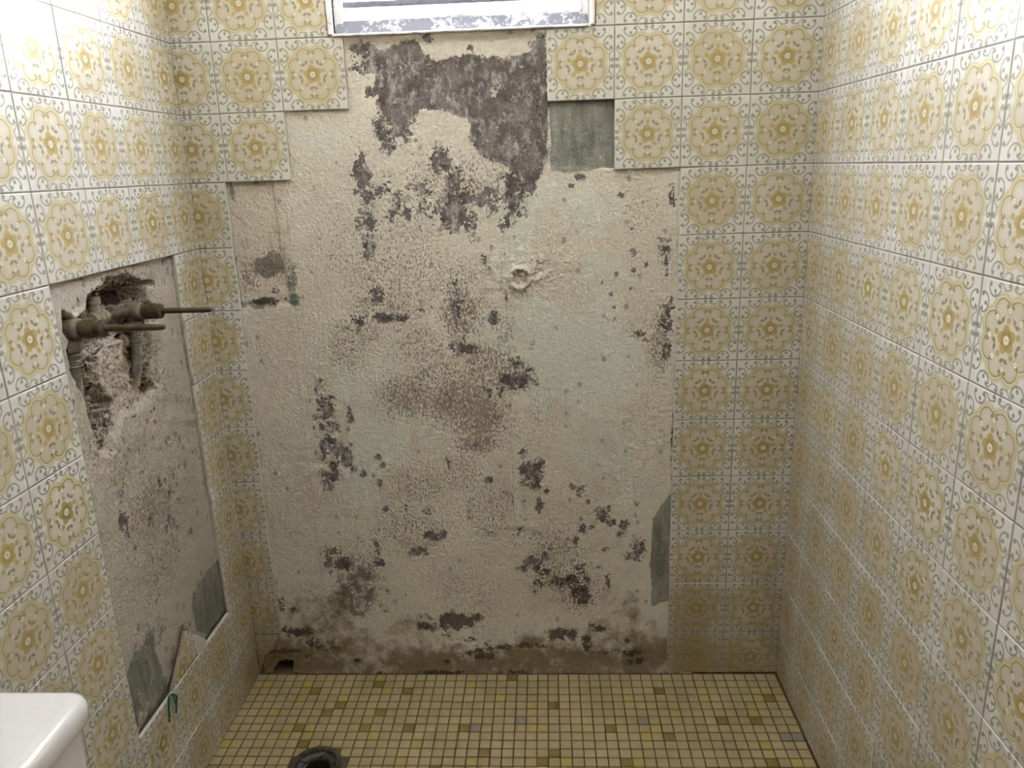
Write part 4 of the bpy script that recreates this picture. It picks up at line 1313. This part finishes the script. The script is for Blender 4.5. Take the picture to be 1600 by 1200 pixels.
for i, s in enumerate(strands):
    o = cord(s, 0.0014 if i else 0.0017).build('strand', M['teal'], None, smooth=True)
    o.parent = ck
    o.matrix_parent_inverse = Matrix.Translation(ck.location).inverted()

# ------------------------------------------------------------------ floor drain
dr = bpy.data.objects.new('floor_drain', None)
dr.empty_display_size = 0.05
dr.location = (DRX, DRY, 0)
COL.objects.link(dr)
tag(dr, 'round open floor drain with corroded metal rim in the mosaic floor', 'drain')


def dpart(name, profile, mat, n=40):
    b = MB()
    b.lathe((0, 0, 0), (0, 0, 1), profile, n, cap0=False, cap1=False)
    return b.build(name, mat, dr, smooth=True)


dpart('rim', [(-0.004, DRR + 0.006), (0.0015, DRR + 0.005), (0.003, DRR + 0.001), (0.003, DRR - 0.006), (0.001, DRR - 0.008), (-0.006, DRR - 0.009)], M['bronze'])
dpart('seat_ring', [(-0.005, DRR - 0.008), (-0.009, DRR - 0.012), (-0.010, DRR - 0.020), (-0.016, DRR - 0.022)], M['bronze'])
b = MB()
b.lathe((0, 0, -0.100), (0, 0, 1), [(0.0, 0.030), (0.084, DRR - 0.022)], 32, cap0=True, cap1=False)
b.build('throat', M['void'], dr, smooth=True)
for a in (0.4, 1.5, 2.6, 3.9, 5.2):
    b = MB()
    ca, sa = math.cos(a), math.sin(a)
    r0, r1 = DRR - 0.020, DRR - 0.008
    b.rings([[(ca * r0 - sa * w, sa * r0 + ca * w, z) for (w, z) in ((-0.004, -0.012), (0.004, -0.012), (0.004, -0.006), (-0.004, -0.006))],
             [(ca * r1 - sa * w, sa * r1 + ca * w, z) for (w, z) in ((-0.006, -0.012), (0.006, -0.012), (0.006, -0.004), (-0.006, -0.004))]])
    b.build('lug', M['bronze'], dr)

# ------------------------------------------------------------------ toilet
tl = bpy.data.objects.new('toilet', None)
tl.empty_display_size = 0.2
tl.location = (0.0, -1.18, 0.0)
COL.objects.link(tl)
tag(tl, 'white china toilet whose tank lid corner shows by the left wall', 'toilet')


def rrect(cx, cy, hx, hy, r, z, n=6):
    out = []
    for (sx, sy, a0) in ((1, 1, 0), (-1, 1, 90), (-1, -1, 180), (1, -1, 270)):
        for i in range(n + 1):
            a = math.radians(a0 + 90 * i / n)
            out.append((cx + sx * (hx - r) + r * math.cos(a), cy + sy * (hy - r) + r * math.sin(a), z))
    return out


LZ = 0.686
lx, ly = 0.104, 0.0                                   # lid centre, in the toilet's own frame
lid = MB()
hx, hy = 0.096, 0.228
lid.rings([rrect(lx, ly, hx - 0.010, hy - 0.010, 0.022, LZ - 0.040), rrect(lx, ly, hx - 0.003, hy - 0.003, 0.028, LZ - 0.038), rrect(lx, ly, hx, hy, 0.03, LZ - 0.032),
           rrect(lx, ly, hx, hy, 0.03, LZ - 0.012), rrect(lx, ly, hx - 0.003, hy - 0.003, 0.028, LZ - 0.005), rrect(lx, ly, hx - 0.010, hy - 0.010, 0.024, LZ - 0.001), rrect(lx, ly, hx - 0.022, hy - 0.022, 0.02, LZ), rrect(lx, ly, hx - 0.07, hy - 0.10, 0.012, LZ + 0.001)])
lid.build('tank_lid', M['porcelain'], tl, smooth=True)
tk = MB()
tk.rings([rrect(lx, ly, 0.070, 0.185, 0.04, 0.36), rrect(lx, ly, 0.080, 0.205, 0.04, 0.40), rrect(lx, ly, 0.0865, 0.2165, 0.03, 0.60), rrect(lx, ly, 0.087, 0.217, 0.03, LZ - 0.037)])
tank = tk.build('tank', M['porcelain'], tl, smooth=True)
b = MB()
b.lathe((lx + 0.085, -0.15, 0.60), (1, 0, 0), [(0.0, 0.014), (0.008, 0.014), (0.010, 0.008), (0.022, 0.008)], 16)
b.tube([(lx + 0.104, -0.15, 0.60), (lx + 0.107, -0.11, 0.597), (lx + 0.107, -0.075, 0.593)], [0.006, 0.006, 0.007], 10)
b.build('flush_lever', M['chrome'], tank, smooth=True)['label'] = 'dull chrome flush lever'


def oval(cx, hx0, hx1, hy, z, n=32):
    return [(cx + (hx1 if math.cos(2 * math.pi * i / n) > 0 else hx0) * math.cos(2 * math.pi * i / n), hy * math.sin(2 * math.pi * i / n), z) for i in range(n)]


bw = MB()
bw.rings([oval(0.36, 0.20, 0.17, 0.115, 0.0), oval(0.36, 0.19, 0.15, 0.105, 0.03), oval(0.37, 0.16, 0.14, 0.095, 0.16), oval(0.40, 0.19, 0.20, 0.15, 0.28), oval(0.42, 0.22, 0.24, 0.18, 0.36), oval(0.42, 0.225, 0.245, 0.185, 0.385), oval(0.42, 0.20, 0.22, 0.16, 0.39)])
bw.box(0.03, 0.25, -0.10, 0.10, 0.26, 0.375)
bw.build('bowl', M['porcelain'], tl, smooth=True)
st = MB()
st.rings([oval(0.42, 0.225, 0.245, 0.183, 0.392), oval(0.42, 0.23, 0.25, 0.188, 0.400), oval(0.42, 0.225, 0.245, 0.183, 0.412)])
st.build('seat', M['porcelain'], tl, smooth=True)
sv = MB()
sv.rings([oval(0.42, 0.222, 0.242, 0.181, 0.414), oval(0.42, 0.226, 0.246, 0.185, 0.424), oval(0.42, 0.20, 0.22, 0.16, 0.434)])
sv.build('seat_lid', M['porcelain'], tl, smooth=True)
